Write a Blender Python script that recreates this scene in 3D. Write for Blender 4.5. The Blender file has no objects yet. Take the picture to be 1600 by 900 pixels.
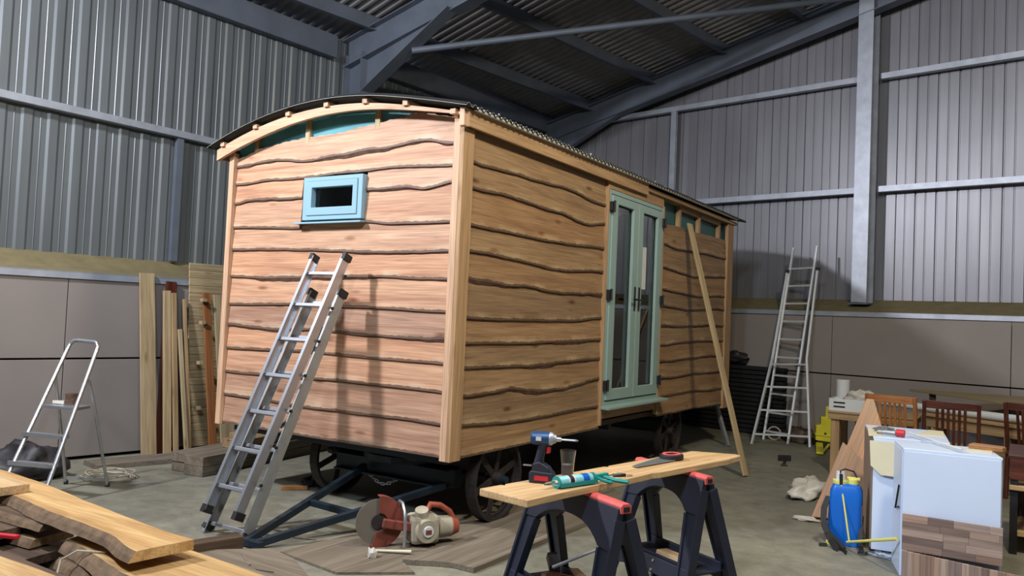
import bpy, math, random
from mathutils import Vector, Matrix
random.seed(11)
C = bpy.context.scene.collection
SC = bpy.context.scene

# ------------------------------------------------------------------ camera
cd = bpy.data.cameras.new('camera'); cam = bpy.data.objects.new('camera', cd); C.objects.link(cam)
cd.sensor_width = 36; cd.lens = 1257.96 * 36 / 1600; cd.clip_end = 200
_R, _U, _B = (Vector(v) for v in ((0.84372, 0.53502, 0.04354), (-0.01706, -0.05435, 0.99838), (0.53652, -0.84309, -0.03673)))
cam.matrix_world = Matrix(((_R.x, _U.x, _B.x, 3.3765), (_R.y, _U.y, _B.y, -4.5982), (_R.z, _U.z, _B.z, 1.5761), (0, 0, 0, 1)))
SC.camera = cam

# ------------------------------------------------------------------ world and light
wd = bpy.data.worlds.new('world'); SC.world = wd; wd.use_nodes = True
wd.node_tree.nodes['Background'].inputs[0].default_value = (0.55, 0.62, 0.75, 1)
wd.node_tree.nodes['Background'].inputs[1].default_value = 0.15
def lamp(name, loc, target, power, col, size=0.45, spot=None):
    l = bpy.data.lights.new(name, 'AREA'); l.energy = power; l.color = col; l.shape = 'DISK'; l.size = size
    o = bpy.data.objects.new(name, l); C.objects.link(o); o.location = loc
    d = Vector(target) - Vector(loc); o.rotation_euler = d.to_track_quat('-Z', 'Y').to_euler()
    return o
lamp('high_bay_and_fill_lamp', (-3.1, -3.9, 5.2), (-1.0, 1.5, 1.6), 460, (0.92, 0.92, 1.0), 0.42)
lamp('high_bay_and_fill_lamp', (3.7, -0.2, 6.0), (1.9, 2.2, 0.3), 235, (1.0, 0.88, 0.66), 0.5)
lamp('high_bay_and_fill_lamp', (1.9, -5.5, 5.6), (1.5, 1.5, 0.8), 200, (0.70, 0.83, 1.0), 0.6)  # added fill light high near the camera, no known fixture
pl_ = bpy.data.lights.new('ceiling_fill_light', 'POINT'); pl_.energy = 420; pl_.color = (0.95, 0.94, 1.0); pl_.shadow_soft_size = 0.2  # added fill that brightens the ceiling, no such bulb known
po_ = bpy.data.objects.new('ceiling_fill_light', pl_); C.objects.link(po_); po_.location = (2.6, -3.2, 5.3)
SC.view_settings.view_transform = 'Standard'; SC.view_settings.look = 'None'
SC.view_settings.exposure = 0.0; SC.view_settings.gamma = 1; SC.view_settings.use_curve_mapping = False

# ------------------------------------------------------------------ shed axes (the shed stands at a slight angle to the hut)
TH = -0.1631; ct, st = math.cos(TH), math.sin(TH)
def S(x, y, z=0.0): return Vector((x * ct - y * st, x * st + y * ct, z))
SX, SY, Z = Vector((ct, st, 0)), Vector((-st, ct, 0)), Vector((0, 0, 1))

# ------------------------------------------------------------------ mesh helpers
WM = {}
class MB:
    def __init__(s): s.v = []; s.f = []; s.m = []; s.uv = {}
    def add(s, vs, fs, mi=0):
        b = len(s.v); s.v += [Vector(v) for v in vs]
        for f in fs: s.f.append([b + i for i in f]); s.m.append(mi)
        return b
    def obox(s, c, X, Y, Zz, sx, sy, sz, mi=0):
        c = Vector(c); X = X * (sx / 2); Y = Y * (sy / 2); W = Zz * (sz / 2)
        vs = [c + X * a + Y * b + W * d for d in (-1, 1) for b in (-1, 1) for a in (-1, 1)]
        s.add(vs, [(0, 2, 3, 1), (4, 5, 7, 6), (0, 1, 5, 4), (2, 6, 7, 3), (0, 4, 6, 2), (1, 3, 7, 5)], mi); return s
    def box(s, a, b, mi=0):
        a = Vector(a); b = Vector(b)
        return s.obox((a + b) / 2, Vector((1, 0, 0)), Vector((0, 1, 0)), Z, abs(b.x - a.x), abs(b.y - a.y), abs(b.z - a.z), mi)
    def beam(s, a, b, w, h, up=Z, mi=0):
        a = Vector(a); b = Vector(b); X = (b - a).normalized(); Y = Vector(up).cross(X)
        if Y.length < 1e-4: Y = Vector((0, 1, 0)).cross(X)
        Y.normalize(); return s.obox((a + b) / 2, X, Y, X.cross(Y), (b - a).length, w, h, mi)
    def tube(s, path, r, n=8, closed=False, mi=0, caps=True):
        P = [Vector(p) for p in path]; k = len(P); prev = None; rings = []
        for i, p in enumerate(P):
            if closed: t = P[(i + 1) % k] - P[i - 1]
            else: t = P[min(i + 1, k - 1)] - P[max(i - 1, 0)]
            t.normalize()
            if prev is None:
                u = t.cross(Z)
                if u.length < 1e-3: u = t.cross(Vector((1, 0, 0)))
            else: u = prev - t * prev.dot(t)
            u.normalize(); prev = u; w = t.cross(u)
            rr = r[i] if isinstance(r, (list, tuple)) else r
            rings.append([p + (u * math.cos(2 * math.pi * j / n) + w * math.sin(2 * math.pi * j / n)) * rr for j in range(n)])
        b = len(s.v); s.v += [v for q in rings for v in q]
        for i in range(k if closed else k - 1):
            for j in range(n):
                a0 = b + i * n; a1 = b + ((i + 1) % k) * n
                s.f.append([a0 + j, a0 + (j + 1) % n, a1 + (j + 1) % n, a1 + j]); s.m.append(mi)
        if caps and not closed:
            s.f.append([b + j for j in range(n)][::-1]); s.m.append(mi)
            s.f.append([b + (k - 1) * n + j for j in range(n)]); s.m.append(mi)
        return s
    def cyl(s, a, b, r, r2=None, n=16, mi=0): return s.tube([a, b], [r, r if r2 is None else r2], n, mi=mi)
    def prism(s, poly, O, X, Y, N, d0, d1, mi=0):
        O = Vector(O); n = len(poly)
        vs = [O + X * p[0] + Y * p[1] + N * d0 for p in poly] + [O + X * p[0] + Y * p[1] + N * d1 for p in poly]
        s.add(vs, [list(range(n))[::-1], list(range(n, 2 * n))] + [(i, (i + 1) % n, n + (i + 1) % n, n + i) for i in range(n)], mi); return s
    def band(s, outer, inner, O, X, Y, N, d0, d1, mi=0, closed=False):
        # strip between two equally long outlines, given depth
        O = Vector(O); n = len(outer)
        def P(p, d): return O + X * p[0] + Y * p[1] + N * d
        vs = [P(p, d0) for p in outer] + [P(p, d0) for p in inner] + [P(p, d1) for p in outer] + [P(p, d1) for p in inner]
        fs = []
        for i in range(n if closed else n - 1):
            j = (i + 1) % n
            fs += [(i, n + i, n + j, j), (2 * n + i, 2 * n + j, 3 * n + j, 3 * n + i), (i, j, 2 * n + j, 2 * n + i), (n + i, 3 * n + i, 3 * n + j, n + j)]
        if not closed: fs += [(0, 2 * n, 3 * n, n), (n - 1, 2 * n - 1, 4 * n - 1, 3 * n - 1)]
        s.add(vs, fs, mi); return s
    def rough(s, a):
        for v in s.v: v += Vector((random.uniform(-a, a), random.uniform(-a, a), random.uniform(-a, a)))
        return s
    def build(s, name, mat, parent=None, M=None, grain=None, bevel=0.0, smooth=False, uv=None):
        mats = mat if isinstance(mat, (list, tuple)) else [mat]
        if M is None:
            lo = Vector([min(v[i] for v in s.v) for i in range(3)]); hi = Vector([max(v[i] for v in s.v) for i in range(3)])
            c = (lo + hi) / 2; M = Matrix.Translation(c)
            if grain is not None:
                X = Vector(grain).normalized(); Y = Z.cross(X)
                if Y.length < 1e-3: Y = Vector((0, 1, 0))
                Y.normalize(); W = X.cross(Y)
                M = Matrix(((X.x, Y.x, W.x, c.x), (X.y, Y.y, W.y, c.y), (X.z, Y.z, W.z, c.z), (0, 0, 0, 1)))
        I = M.inverted(); me = bpy.data.meshes.new(name)
        me.from_pydata([I @ v for v in s.v], [], s.f)
        for m in mats: me.materials.append(m)
        me.polygons.foreach_set('material_index', s.m)
        if smooth:
            me.polygons.foreach_set('use_smooth', [True] * len(s.f))
            try:
                if smooth != 'all': me.set_sharp_from_angle(angle=math.radians(40))
            except Exception: pass
        if uv:
            L = me.uv_layers.new(name='UVMap')
            for lp in me.loops: L.data[lp.index].uv = uv[lp.vertex_index]
        me.update(); o = bpy.data.objects.new(name, me)
        link(o, parent, M)
        if bevel:
            b = o.modifiers.new('bevel', 'BEVEL'); b.width = bevel; b.segments = 2; b.limit_method = 'ANGLE'; b.angle_limit = math.radians(35)
        return o
def link(o, parent, M):
    C.objects.link(o); WM[o.name] = M
    if parent is not None:
        o.parent = parent; o.matrix_parent_inverse = WM[parent.name].inverted()
    o.matrix_basis = M
def tag(o, label=None, cat=None, group=None, kind=None):
    if label: o['label'] = label
    if cat: o['category'] = cat
    if group: o['group'] = group
    if kind: o['kind'] = kind
    return o
def thing(name, label, cat, loc=(0, 0, 0), group=None, kind=None):
    o = bpy.data.objects.new(name, None); o.empty_display_size = 0.1
    link(o, None, Matrix.Translation(Vector(loc))); return tag(o, label, cat, group, kind)
def struct(name, mb, mat, **k): return tag(mb.build(name, mat, **k), kind='structure')
X1, Y1 = Vector((1, 0, 0)), Vector((0, 1, 0))

# ------------------------------------------------------------------ materials
def hexc(r, g, b):
    f = lambda c: (c / 255 / 12.92) if c / 255 <= 0.04045 else ((c / 255 + 0.055) / 1.055) ** 2.4
    return (f(r), f(g), f(b), 1)
class MT:
    def __init__(s, name, rough=0.6, metal=0.0):
        s.m = bpy.data.materials.new(name); s.m.use_nodes = True; s.t = s.m.node_tree; s.b = s.t.nodes['Principled BSDF']
        s.b.inputs['Roughness'].default_value = rough; s.b.inputs['Metallic'].default_value = metal
    def n(s, typ, **k):
        o = s.t.nodes.new(typ)
        for a, v in k.items():
            if a.startswith('_'): setattr(o, a[1:], v)
            else: o.inputs[a.replace('__', ' ')].default_value = v
        return o
    def l(s, a, b): s.t.links.new(a, b)
    def co(s, scale=(1, 1, 1), rnd=True, kind='Object'):
        tc = s.n('ShaderNodeTexCoord'); mp = s.n('ShaderNodeMapping'); mp.inputs['Scale'].default_value = scale
        s.l(tc.outputs[kind], mp.inputs[0])
        if rnd:
            oi = s.n('ShaderNodeObjectInfo'); mu = s.n('ShaderNodeMath', _operation='MULTIPLY'); mu.inputs[1].default_value = 37.0
            s.l(oi.outputs['Random'], mu.inputs[0]); s.l(mu.outputs[0], mp.inputs['Location'])
        return mp.outputs[0]
    def noise(s, co, scale, detail=3, rough=0.55, dist=0.0):
        o = s.n('ShaderNodeTexNoise', Scale=scale, Detail=detail, Roughness=rough, Distortion=dist); s.l(co, o.inputs['Vector']); return o.outputs['Fac']
    def ramp(s, fac, stops):
        r = s.n('ShaderNodeValToRGB'); e = r.color_ramp.elements
        while len(e) < len(stops): e.new(0.5)
        for el, (p, c) in zip(e, stops): el.position = p; el.color = c
        s.l(fac, r.inputs[0]); return r.outputs[0]
    def mix(s, fac, a, b, mode='MIX'):
        o = s.n('ShaderNodeMix', _data_type='RGBA', _blend_type=mode)
        for v, i in ((fac, 0), (a, 6), (b, 7)):
            if hasattr(v, 'links'): s.l(v, o.inputs[i])
            else: o.inputs[i].default_value = v
        return o.outputs[2]
    def bump(s, h, st=0.3, d=0.01):
        b = s.n('ShaderNodeBump', Strength=st, Distance=d); s.l(h, b.inputs['Height']); s.l(b.outputs[0], s.b.inputs['Normal'])
    def base(s, c):
        if hasattr(c, 'links'): s.l(c, s.b.inputs['Base Color'])
        else: s.b.inputs['Base Color'].default_value = c
def plain(name, col, rough=0.55, metal=0.0, var=0.12, scale=9.0, bump=0.0):
    m = MT(name, rough, metal); n = m.noise(m.co(), scale, 4)
    d = tuple(c * (1 - var) for c in col[:3]) + (1,); u = tuple(min(1, c * (1 + var)) for c in col[:3]) + (1,)
    m.base(m.ramp(n, [(0.3, d), (0.7, u)]))
    if bump: m.bump(n, bump)
    return m.m
def wood(name, c1, c2, c3=None, rough=0.62, grain=14.0, knots=0.6, vary=0.16, stretch=0.7):
    m = MT(name, rough); co = m.co((stretch, grain, grain))
    a = m.noise(co, 1.0, 4, 0.6, 1.2); b = m.noise(m.co((3.0, 90, 90)), 1.0, 2)
    col = m.ramp(a, [(0.28, c1), (0.52, c2), (0.75, c3 or c2)])
    fine = m.ramp(b, [(0.32, (0.74, 0.73, 0.72, 1)), (0.62, (1.06, 1.06, 1.06, 1))]); col = m.mix(1.0, col, fine, 'MULTIPLY')
    v = m.n('ShaderNodeTexVoronoi', Scale=1.0, Randomness=1.0); m.l(m.co((1.9, 6.5, 6.5)), v.inputs['Vector'])
    k = m.ramp(v.outputs['Distance'], [(0.03, (0.33, 0.24, 0.20, 1)), (0.10, (0.70, 0.6, 0.52, 1)), (0.16, (1, 1, 1, 1))]); col = m.mix(knots, col, k, 'MULTIPLY')
    oi = m.n('ShaderNodeObjectInfo')
    t = m.ramp(oi.outputs['Random'], [(0.0, (1 - vary, 1 - vary, 1 - vary * 0.8, 1)), (0.5, (1, 1, 1, 1)), (1.0, (1 + vary * 0.3, 1 - vary * 0.1, 1 - vary * 0.45, 1))])
    m.base(m.mix(1.0, col, t, 'MULTIPLY')); m.bump(a, 0.12, 0.004); return m
def cladding_mat(name, c1, c2, c3, sap, bark):
    m = wood(name, c1, c2, c3, 0.6, 11.0, 1.0, 0.24, 0.55)
    src = m.b.inputs['Base Color'].links[0].from_socket
    uv = m.n('ShaderNodeUVMap', _uv_map='UVMap'); sp = m.n('ShaderNodeSeparateXYZ'); m.l(uv.outputs[0], sp.inputs[0])
    nn = m.noise(uv.outputs[0], 7.0, 3); n2 = m.noise(m.co((3, 3, 3)), 1.0, 2)
    ad = m.n('ShaderNodeMath', _operation='MULTIPLY_ADD'); m.l(nn, ad.inputs[0]); ad.inputs[1].default_value = -0.055; m.l(sp.outputs['Y'], ad.inputs[2])
    s1 = m.ramp(ad.outputs[0], [(0.0, (1, 1, 1, 1)), (0.012, (0.7, 0.7, 0.7, 1)), (0.035, (0, 0, 0, 1))])
    f = m.n('ShaderNodeMath', _operation='MULTIPLY'); m.l(s1, f.inputs[0]); m.l(m.ramp(n2, [(0.45, (0.05, 0.05, 0.05, 1)), (0.65, (0.5, 0.5, 0.5, 1))]), f.inputs[1])
    c = m.mix(f.outputs[0], src, sap); ad2 = m.n('ShaderNodeMath', _operation='MULTIPLY_ADD'); m.l(m.noise(uv.outputs[0], 16.0, 4), ad2.inputs[0]); ad2.inputs[1].default_value = -0.03; m.l(sp.outputs['Y'], ad2.inputs[2])
    c = m.mix(m.ramp(ad2.outputs[0], [(0.0, (0.85, 0.85, 0.85, 1)), (0.004, (0, 0, 0, 1))]), c, bark); m.base(c); return m.m
M = {}
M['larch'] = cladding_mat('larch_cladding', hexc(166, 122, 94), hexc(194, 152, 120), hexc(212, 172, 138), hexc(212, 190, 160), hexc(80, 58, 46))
M['larch_side'] = cladding_mat('larch_cladding_shaded', hexc(130, 100, 70), hexc(152, 122, 86), hexc(166, 138, 100), hexc(196, 170, 128), hexc(72, 52, 36))  # same larch as the gable, side shade put into its colour
M['bark'] = plain('bark_edge', hexc(92, 66, 50), 0.9, 0, 0.35, 18, 0.6)
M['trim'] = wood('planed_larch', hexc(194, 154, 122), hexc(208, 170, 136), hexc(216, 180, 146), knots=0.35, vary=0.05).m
M['trimside'] = wood('planed_larch_shaded', hexc(160, 126, 88), hexc(176, 142, 102), hexc(186, 152, 112), knots=0.45, vary=0.05).m  # same trim wood, toned down for shade on the hut side
M['pine'] = wood('pale_pine', hexc(160, 140, 104), hexc(180, 160, 122), hexc(190, 172, 136), knots=0.8, vary=0.12).m
M['pine_dull'] = wood('dull_pine', hexc(140, 112, 78), hexc(166, 138, 100), hexc(180, 152, 112), knots=0.7, vary=0.16).m
M['slab'] = wood('fresh_slab', hexc(164, 126, 76), hexc(190, 154, 100), hexc(206, 176, 122), grain=6, knots=0.35, vary=0.06).m
M['plank'] = wood('trestle_plank_wood', hexc(172, 140, 98), hexc(194, 164, 120), hexc(206, 178, 134), grain=8, knots=0.35).m
M['oldwood'] = wood('weathered_wood', hexc(60, 46, 34), hexc(92, 72, 54), hexc(114, 94, 70), knots=0.5, vary=0.25).m
M['darkwood'] = wood('dark_stained_wood', hexc(50, 22, 14), hexc(84, 42, 28), hexc(100, 52, 36), rough=0.4, knots=0.2).m
M['oak'] = wood('honey_oak', hexc(140, 86, 46), hexc(172, 112, 64), hexc(186, 128, 78), rough=0.45, knots=0.2).m
M['orangewood'] = wood('orange_worktop', hexc(136, 92, 52), hexc(162, 116, 70), hexc(176, 130, 84), rough=0.4, knots=0.3).m
M['dusty'] = wood('dusty_board', hexc(94, 84, 70), hexc(116, 106, 90), hexc(132, 122, 106), knots=0.3, vary=0.12, rough=0.8).m
M['osb'] = plain('chipboard', hexc(140, 126, 92), 0.8, 0, 0.12, 60)
M['galv'] = plain('galvanised_steel', hexc(172, 178, 188), 0.42, 0.45, 0.14, 6)
M['galvpaint'] = plain('grey_painted_steel', hexc(104, 112, 124), 0.55, 0.3, 0.12, 3)
M['alu'] = plain('brushed_aluminium', hexc(186, 190, 196), 0.34, 0.85, 0.06, 12)
M['alulit'] = plain('lit_aluminium', hexc(210, 214, 216), 0.4, 0.25, 0.05, 12)  # raised base colour stands in for lamp light on the back ladder
M['aludull'] = plain('dull_aluminium', hexc(160, 162, 160), 0.5, 0.6, 0.1, 12)
M['black'] = plain('black_rubber', hexc(24, 24, 26), 0.6, 0, 0.1)
M['steel'] = plain('dark_blue_steel', hexc(34, 46, 56), 0.45, 0.3, 0.25, 5)
M['iron'] = plain('rusty_cast_iron', hexc(50, 44, 42), 0.7, 0.3, 0.3, 14)
M['teal'] = plain('teal_membrane', hexc(84, 150, 156), 0.55, 0, 0.14, 3)
M['tealdark'] = plain('teal_membrane_shaded', hexc(44, 92, 92), 0.55, 0, 0.14, 3)  # same teal membrane, darkened in colour for the shaded side
M['upvc'] = plain('sky_blue_frame', hexc(144, 180, 192), 0.35, 0, 0.04, 3)
M['upvc_door'] = plain('sage_green_frame', hexc(142, 166, 158), 0.35, 0, 0.04, 3)
M['white'] = plain('blue_lit_white_melamine', hexc(200, 216, 240), 0.32, 0, 0.03, 2)  # blue lamp tint mixed into the white base colour
M['whiteplastic'] = plain('white_plastic', hexc(205, 208, 208), 0.4, 0, 0.05, 4)
M['cream'] = plain('cream_board', hexc(206, 200, 172), 0.6, 0, 0.05, 4)
M['brownboard'] = plain('raw_board_edge', hexc(140, 122, 104), 0.7, 0, 0.06, 4)
M['roofdark'] = plain('dark_corrugated_steel', hexc(44, 46, 46), 0.5, 0.3, 0.2, 5)
M['roofunder'] = plain('shaded_sheet_underside', hexc(70, 70, 68), 0.6, 0, 0.1, 5)  # overhang shade put into the underside colour
M['roofpale'] = plain('pale_sheet_edge', hexc(206, 204, 192), 0.5, 0, 0.06, 5)
M['bluep'] = plain('blue_tank_plastic', hexc(14, 96, 190), 0.35, 0, 0.05, 3)
M['yellowp'] = plain('yellow_plastic', hexc(206, 196, 40), 0.5, 0, 0.1, 6)
M['paleyellow'] = plain('pale_yellow_plastic', hexc(206, 204, 110), 0.45, 0, 0.06, 6)
M['navy'] = plain('dark_navy_plastic', hexc(30, 34, 48), 0.5, 0, 0.15, 6)
M['drillblue'] = plain('navy_tool_casing', hexc(26, 66, 110), 0.4, 0, 0.1, 6)
M['redp'] = plain('red_plastic', hexc(190, 36, 50), 0.45, 0, 0.08, 6)
M['orangered'] = plain('orange_red_plastic', hexc(204, 92, 88), 0.5, 0, 0.12, 12)
M['cutterorange'] = plain('dusty_orange_casing', hexc(150, 72, 50), 0.7, 0, 0.25, 9)
M['cuttergrey'] = plain('dusty_cream_casing', hexc(160, 152, 132), 0.7, 0, 0.2, 9)
M['cuttershade'] = plain('worn_red_guard', hexc(120, 58, 44), 0.7, 0, 0.3, 7)
M['disc'] = plain('abrasive_disc', hexc(108, 102, 92), 0.85, 0, 0.12, 5)
M['tealp'] = plain('teal_gun_enamel', hexc(30, 140, 132), 0.4, 0, 0.08, 6)
M['cart'] = plain('pale_teal_cartridge', hexc(130, 196, 202), 0.4, 0, 0.04, 3)
M['paper'] = plain('white_paper', hexc(214, 216, 216), 0.7, 0, 0.02, 3)
M['bagpl'] = plain('crumpled_white_bag', hexc(190, 186, 176), 0.45, 0, 0.06, 9)
M['tarp'] = plain('dark_tarpaulin', hexc(40, 38, 40), 0.55, 0, 0.3, 4)
M['greybag'] = plain('grey_rubble_sack', hexc(100, 98, 98), 0.6, 0, 0.15, 4)
M['cable'] = plain('pale_cable', hexc(170, 160, 140), 0.5, 0, 0.05)
M['panel'] = plain('grey_fibre_board', hexc(136, 128, 122), 0.75, 0, 0.07, 1.3)
M['ledge'] = plain('olive_render_ledge', hexc(116, 106, 74), 0.9, 0, 0.14, 7, 0.3)
M['eye'] = plain('interior_shade', hexc(60, 40, 32), 0.8)
def glassmat(name, tint=(0.9, 0.95, 0.95, 1), rough=0.02):
    m = MT(name, rough); m.b.inputs['Transmission Weight'].default_value = 1; m.b.inputs['IOR'].default_value = 1.45; m.base(tint); return m.m
M['glass'] = glassmat('window_glass'); M['clearpl'] = glassmat('clear_film', (0.92, 0.94, 0.95, 1), 0.18)
# sheeting of walls: painted profiled steel with vertical streaks
def sheetmat(name, c, rough, metal):
    m = MT(name, rough, metal); n = m.noise(m.co((3, 3, 0.25)), 1.6, 4); n2 = m.noise(m.co((1, 1, 1)), 0.7, 3)
    a = m.ramp(n, [(0.3, tuple(k * 0.86 for k in c[:3]) + (1,)), (0.7, tuple(k * 1.1 for k in c[:3]) + (1,))])
    m.base(m.mix(1.0, a, m.ramp(n2, [(0.3, (0.88, 0.88, 0.88, 1)), (0.7, (1.05, 1.05, 1.05, 1))]), 'MULTIPLY')); return m.m
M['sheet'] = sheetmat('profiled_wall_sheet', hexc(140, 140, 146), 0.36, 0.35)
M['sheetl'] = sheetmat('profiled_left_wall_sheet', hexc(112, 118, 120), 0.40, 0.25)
M['roofsheet'] = sheetmat('fibre_cement_roof', hexc(150, 148, 150), 0.8, 0.0)
def concrete():
    m = MT('concrete_floor', 0.55); co = m.co((1, 1, 1), False)
    a = m.noise(co, 0.55, 5, 0.6, 0.4); b = m.noise(co, 6.0, 6, 0.65); d = m.noise(co, 45, 3)
    c = m.ramp(a, [(0.3, hexc(104, 103, 92)), (0.55, hexc(130, 128, 112)), (0.75, hexc(146, 143, 124))])
    c = m.mix(1.0, c, m.ramp(b, [(0.3, (0.80, 0.79, 0.78, 1)), (0.6, (1.04, 1.04, 1.04, 1))]), 'MULTIPLY')
    c = m.mix(1.0, c, m.ramp(d, [(0.35, (0.92, 0.92, 0.92, 1)), (0.6, (1.03, 1.03, 1.03, 1))]), 'MULTIPLY')
    m.base(c); m.bump(b, 0.15, 0.01)
    m.l(m.ramp(b, [(0.3, (0.42, 0.42, 0.42, 1)), (0.7, (0.75, 0.75, 0.75, 1))]), m.b.inputs['Roughness']); return m.m
M['concrete'] = concrete()

# ------------------------------------------------------------------ shed: floor, walls, ceiling
floor = MB(); floor.prism([(-8, -10), (12, -10), (12, 10), (-8, 10)], (0, 0, 0), SX, SY, Z, -0.25, 0)
struct('floor', floor, M['concrete'], M=Matrix.Identity(4))
LA, LB = S(-4.83, -2.6), S(-6.02, 8.35)                      # left sheeting line
LD = (LB - LA).normalized(); LN = Vector((LD.y, -LD.x, 0))   # along and into the room
PROF_A = ((0, 0), (0.10, 0.012), (0.42, 0.012), (0.52, 0.0), (0.74, 0.0), (0.765, 0.006), (0.79, 0.0))
PROF_B = ((0, 0), (0.035, -0.022), (0.075, -0.022), (0.11, 0.0), (0.5, 0.0), (0.525, -0.009), (0.56, -0.009), (0.585, 0.0))
def sheets(parent, A, D, N, length, z0, zt, pitch, mat, w=1.0, prof=PROF_A):
    """profiled sheets one by one: zt(u) gives the top"""
    k = 0; u = 0.0
    while u < length - 0.01:
        u1 = min(u + w, length); mb = MB(); us = []
        q = u
        while q < u1 - 1e-6:
            for fr, d in prof: us.append((q + fr * pitch, d))
            q += pitch
        us = [p for p in us if p[0] <= u1 + 0.02] + [(u1 + 0.015, 0.0)]
        vs = []
        for (x, d) in us:
            p = A + D * x + N * (d + (0.003 if k % 2 else 0.0)); vs += [(p.x, p.y, z0), (p.x, p.y, zt(x))]
        mb.add(vs, [(2 * i, 2 * i + 2, 2 * i + 3, 2 * i + 1) for i in range(len(us) - 1)])
        mb.build('cladding_sheet', mat, parent); u += w; k += 1
wall_left = struct('wall_left', MB().beam(LA - LN * 0.10 + Z * 1.0, LB - LN * 0.10 + Z * 1.0, 0.1, 2.1), M['ledge'])
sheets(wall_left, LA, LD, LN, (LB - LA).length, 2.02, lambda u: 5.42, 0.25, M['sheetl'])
BA, BD, BN = S(-6.05, 8.3), SX, -SY
def rz(x): return 6.62 + 0.209 * x if x < 2.4 else 6.62 + 0.209 * (4.8 - x)
wall_back = struct('wall_back', MB().beam(S(-6.1, 8.45, 1.0), S(11, 8.45, 1.0), 0.1, 2.0), M['ledge'])
sheets(wall_back, BA, BD, BN, 15.0, 2.0, lambda u: rz(u - 6.05) + 0.05, 0.27, M['sheet'], 1.08, PROF_B)
# lower walls: render ledge with sloping top, fibre board infill panels, angle trim
lg = MB(); fl = -4.36
p = [S(fl, -3.2, 0), S(fl, 7.62, 0)]
lf0, lf1 = S(fl, -3.2), S(fl, 7.65)
def sl(a_f, b_f, a_b, b_b, zf, zb):
    m = MB(); m.add([a_f + Z * zf, b_f + Z * zf, b_b + Z * zb, a_b + Z * zb, a_f + Z * (zf - 0.12), b_f + Z * (zf - 0.12), b_b + Z * (zf - 0.12), a_b + Z * (zf - 0.12)],
                    [(0, 1, 2, 3), (0, 4, 5, 1), (1, 5, 6, 2), (2, 6, 7, 3), (3, 7, 4, 0), (4, 7, 6, 5)]); return m
sl(lf0, lf1, LA + LD * -0.5, LB, 1.845, 2.05).build('ledge_cap', M['ledge'], wall_left)
sl(S(-4.4, 7.6), S(11, 7.6), S(-6.0, 8.33), S(11, 8.33), 1.86, 2.07).build('ledge_cap', M['ledge'], wall_back)
def infill(parent, A, D, N, n, w, rows, x0=0):
    for i in range(n):
        for (z0, z1) in rows:
            a = A + D * (x0 + i * w + 0.004); b = A + D * (x0 + (i + 1) * w - 0.004)
            MB().beam(a + Z * (z0 + z1) / 2 + N * 0.0, b + Z * (z0 + z1) / 2, 0.03, z1 - z0 - 0.008).build('infill_panel', M['panel'], parent, bevel=0.003)
infill(wall_left, S(fl, -3.2), SY, SX, 5, 2.17, ((0.03, 0.985), (0.995, 1.80)))
infill(wall_back, S(-4.3, 7.61), SX, -SY, 7, 2.2, ((0.03, 0.97), (0.98, 1.84)), -0.25)
MB().beam(S(fl + 0.03, -3.2, 1.80), S(fl + 0.03, 7.6, 1.80), 0.012, 0.06).beam(S(fl + 0.01, -3.2, 1.835), S(fl + 0.01, 7.6, 1.835), 0.05, 0.006).build('angle_trim', M['galv'], wall_left)
MB().beam(S(-4.3, 7.575, 1.83), S(11, 7.575, 1.83), 0.012, 0.06).beam(S(-4.3, 7.59, 1.862), S(11, 7.59, 1.862), 0.05, 0.006).build('angle_trim', M['galv'], wall_back)
def cgirt(a, b, N, h, d, name, mat, parent):
    m = MB(); m.beam(a + N * 0.01, b + N * 0.01, 0.008, h); m.beam(a + N * (d / 2) + Z * h / 2, b + N * (d / 2) + Z * h / 2, d, 0.008)
    m.beam(a + N * (d / 2) - Z * h / 2, b + N * (d / 2) - Z * h / 2, d, 0.008); m.beam(a + N * d, b + N * d, 0.008, h); return m.build(name, mat, parent)
# left wall girt, post, eaves beam, near column
g0 = LA + LN * 0.05
def LP(sy): t = (sy + 2.6) / 10.95; return S(-4.83 - 1.19 * t, sy)
cgirt(LP(-2.6) + Z * 3.53, LP(8.2) + Z * 3.55, LN, 0.07, 0.12, 'girt', M['galv'], wall_left)
MB().beam(LP(0.32) + LN * 0.07 + Z * 2.06, LP(0.32) + LN * 0.07 + Z * 3.5, 0.06, 0.08, LD).build('sheeting_post', M['galvpaint'], wall_left)
cgirt(LP(-2.6) + Z * 5.17, LP(2.55) + Z * 5.24, LN, 0.30, 0.14, 'eaves_beam', M['galvpaint'], wall_left)
cgirt(LP(3.1) + Z * 5.24, LP(8.2) + Z * 5.36, LN, 0.30, 0.14, 'eaves_beam', M['galvpaint'], wall_left)
def ibeam(a, b, w, h, up, name, mat, parent):
    a = Vector(a); b = Vector(b); X = (b - a).normalized(); Y = Vector(up).cross(X).normalized(); W = X.cross(Y); L = (b - a).length; c = (a + b) / 2
    m = MB(); m.obox(c, X, Y, W, L, 0.012, h); m.obox(c + W * h / 2, X, Y, W, L, w, 0.014); m.obox(c - W * h / 2, X, Y, W, L, w, 0.014); return m.build(name, mat, parent)
ibeam(LP(2.85) + LN * 0.26 + Z * 1.9, LP(2.85) + LN * 0.26 + Z * 5.2, 0.2, 0.36, SX, 'column', M['galvpaint'], wall_left)
ibeam(LP(8.0) + LN * 0.26 + Z * 1.9, LP(8.0) + LN * 0.26 + Z * 5.2, 0.2, 0.3, SX, 'column', M['galvpaint'], wall_left)
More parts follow.
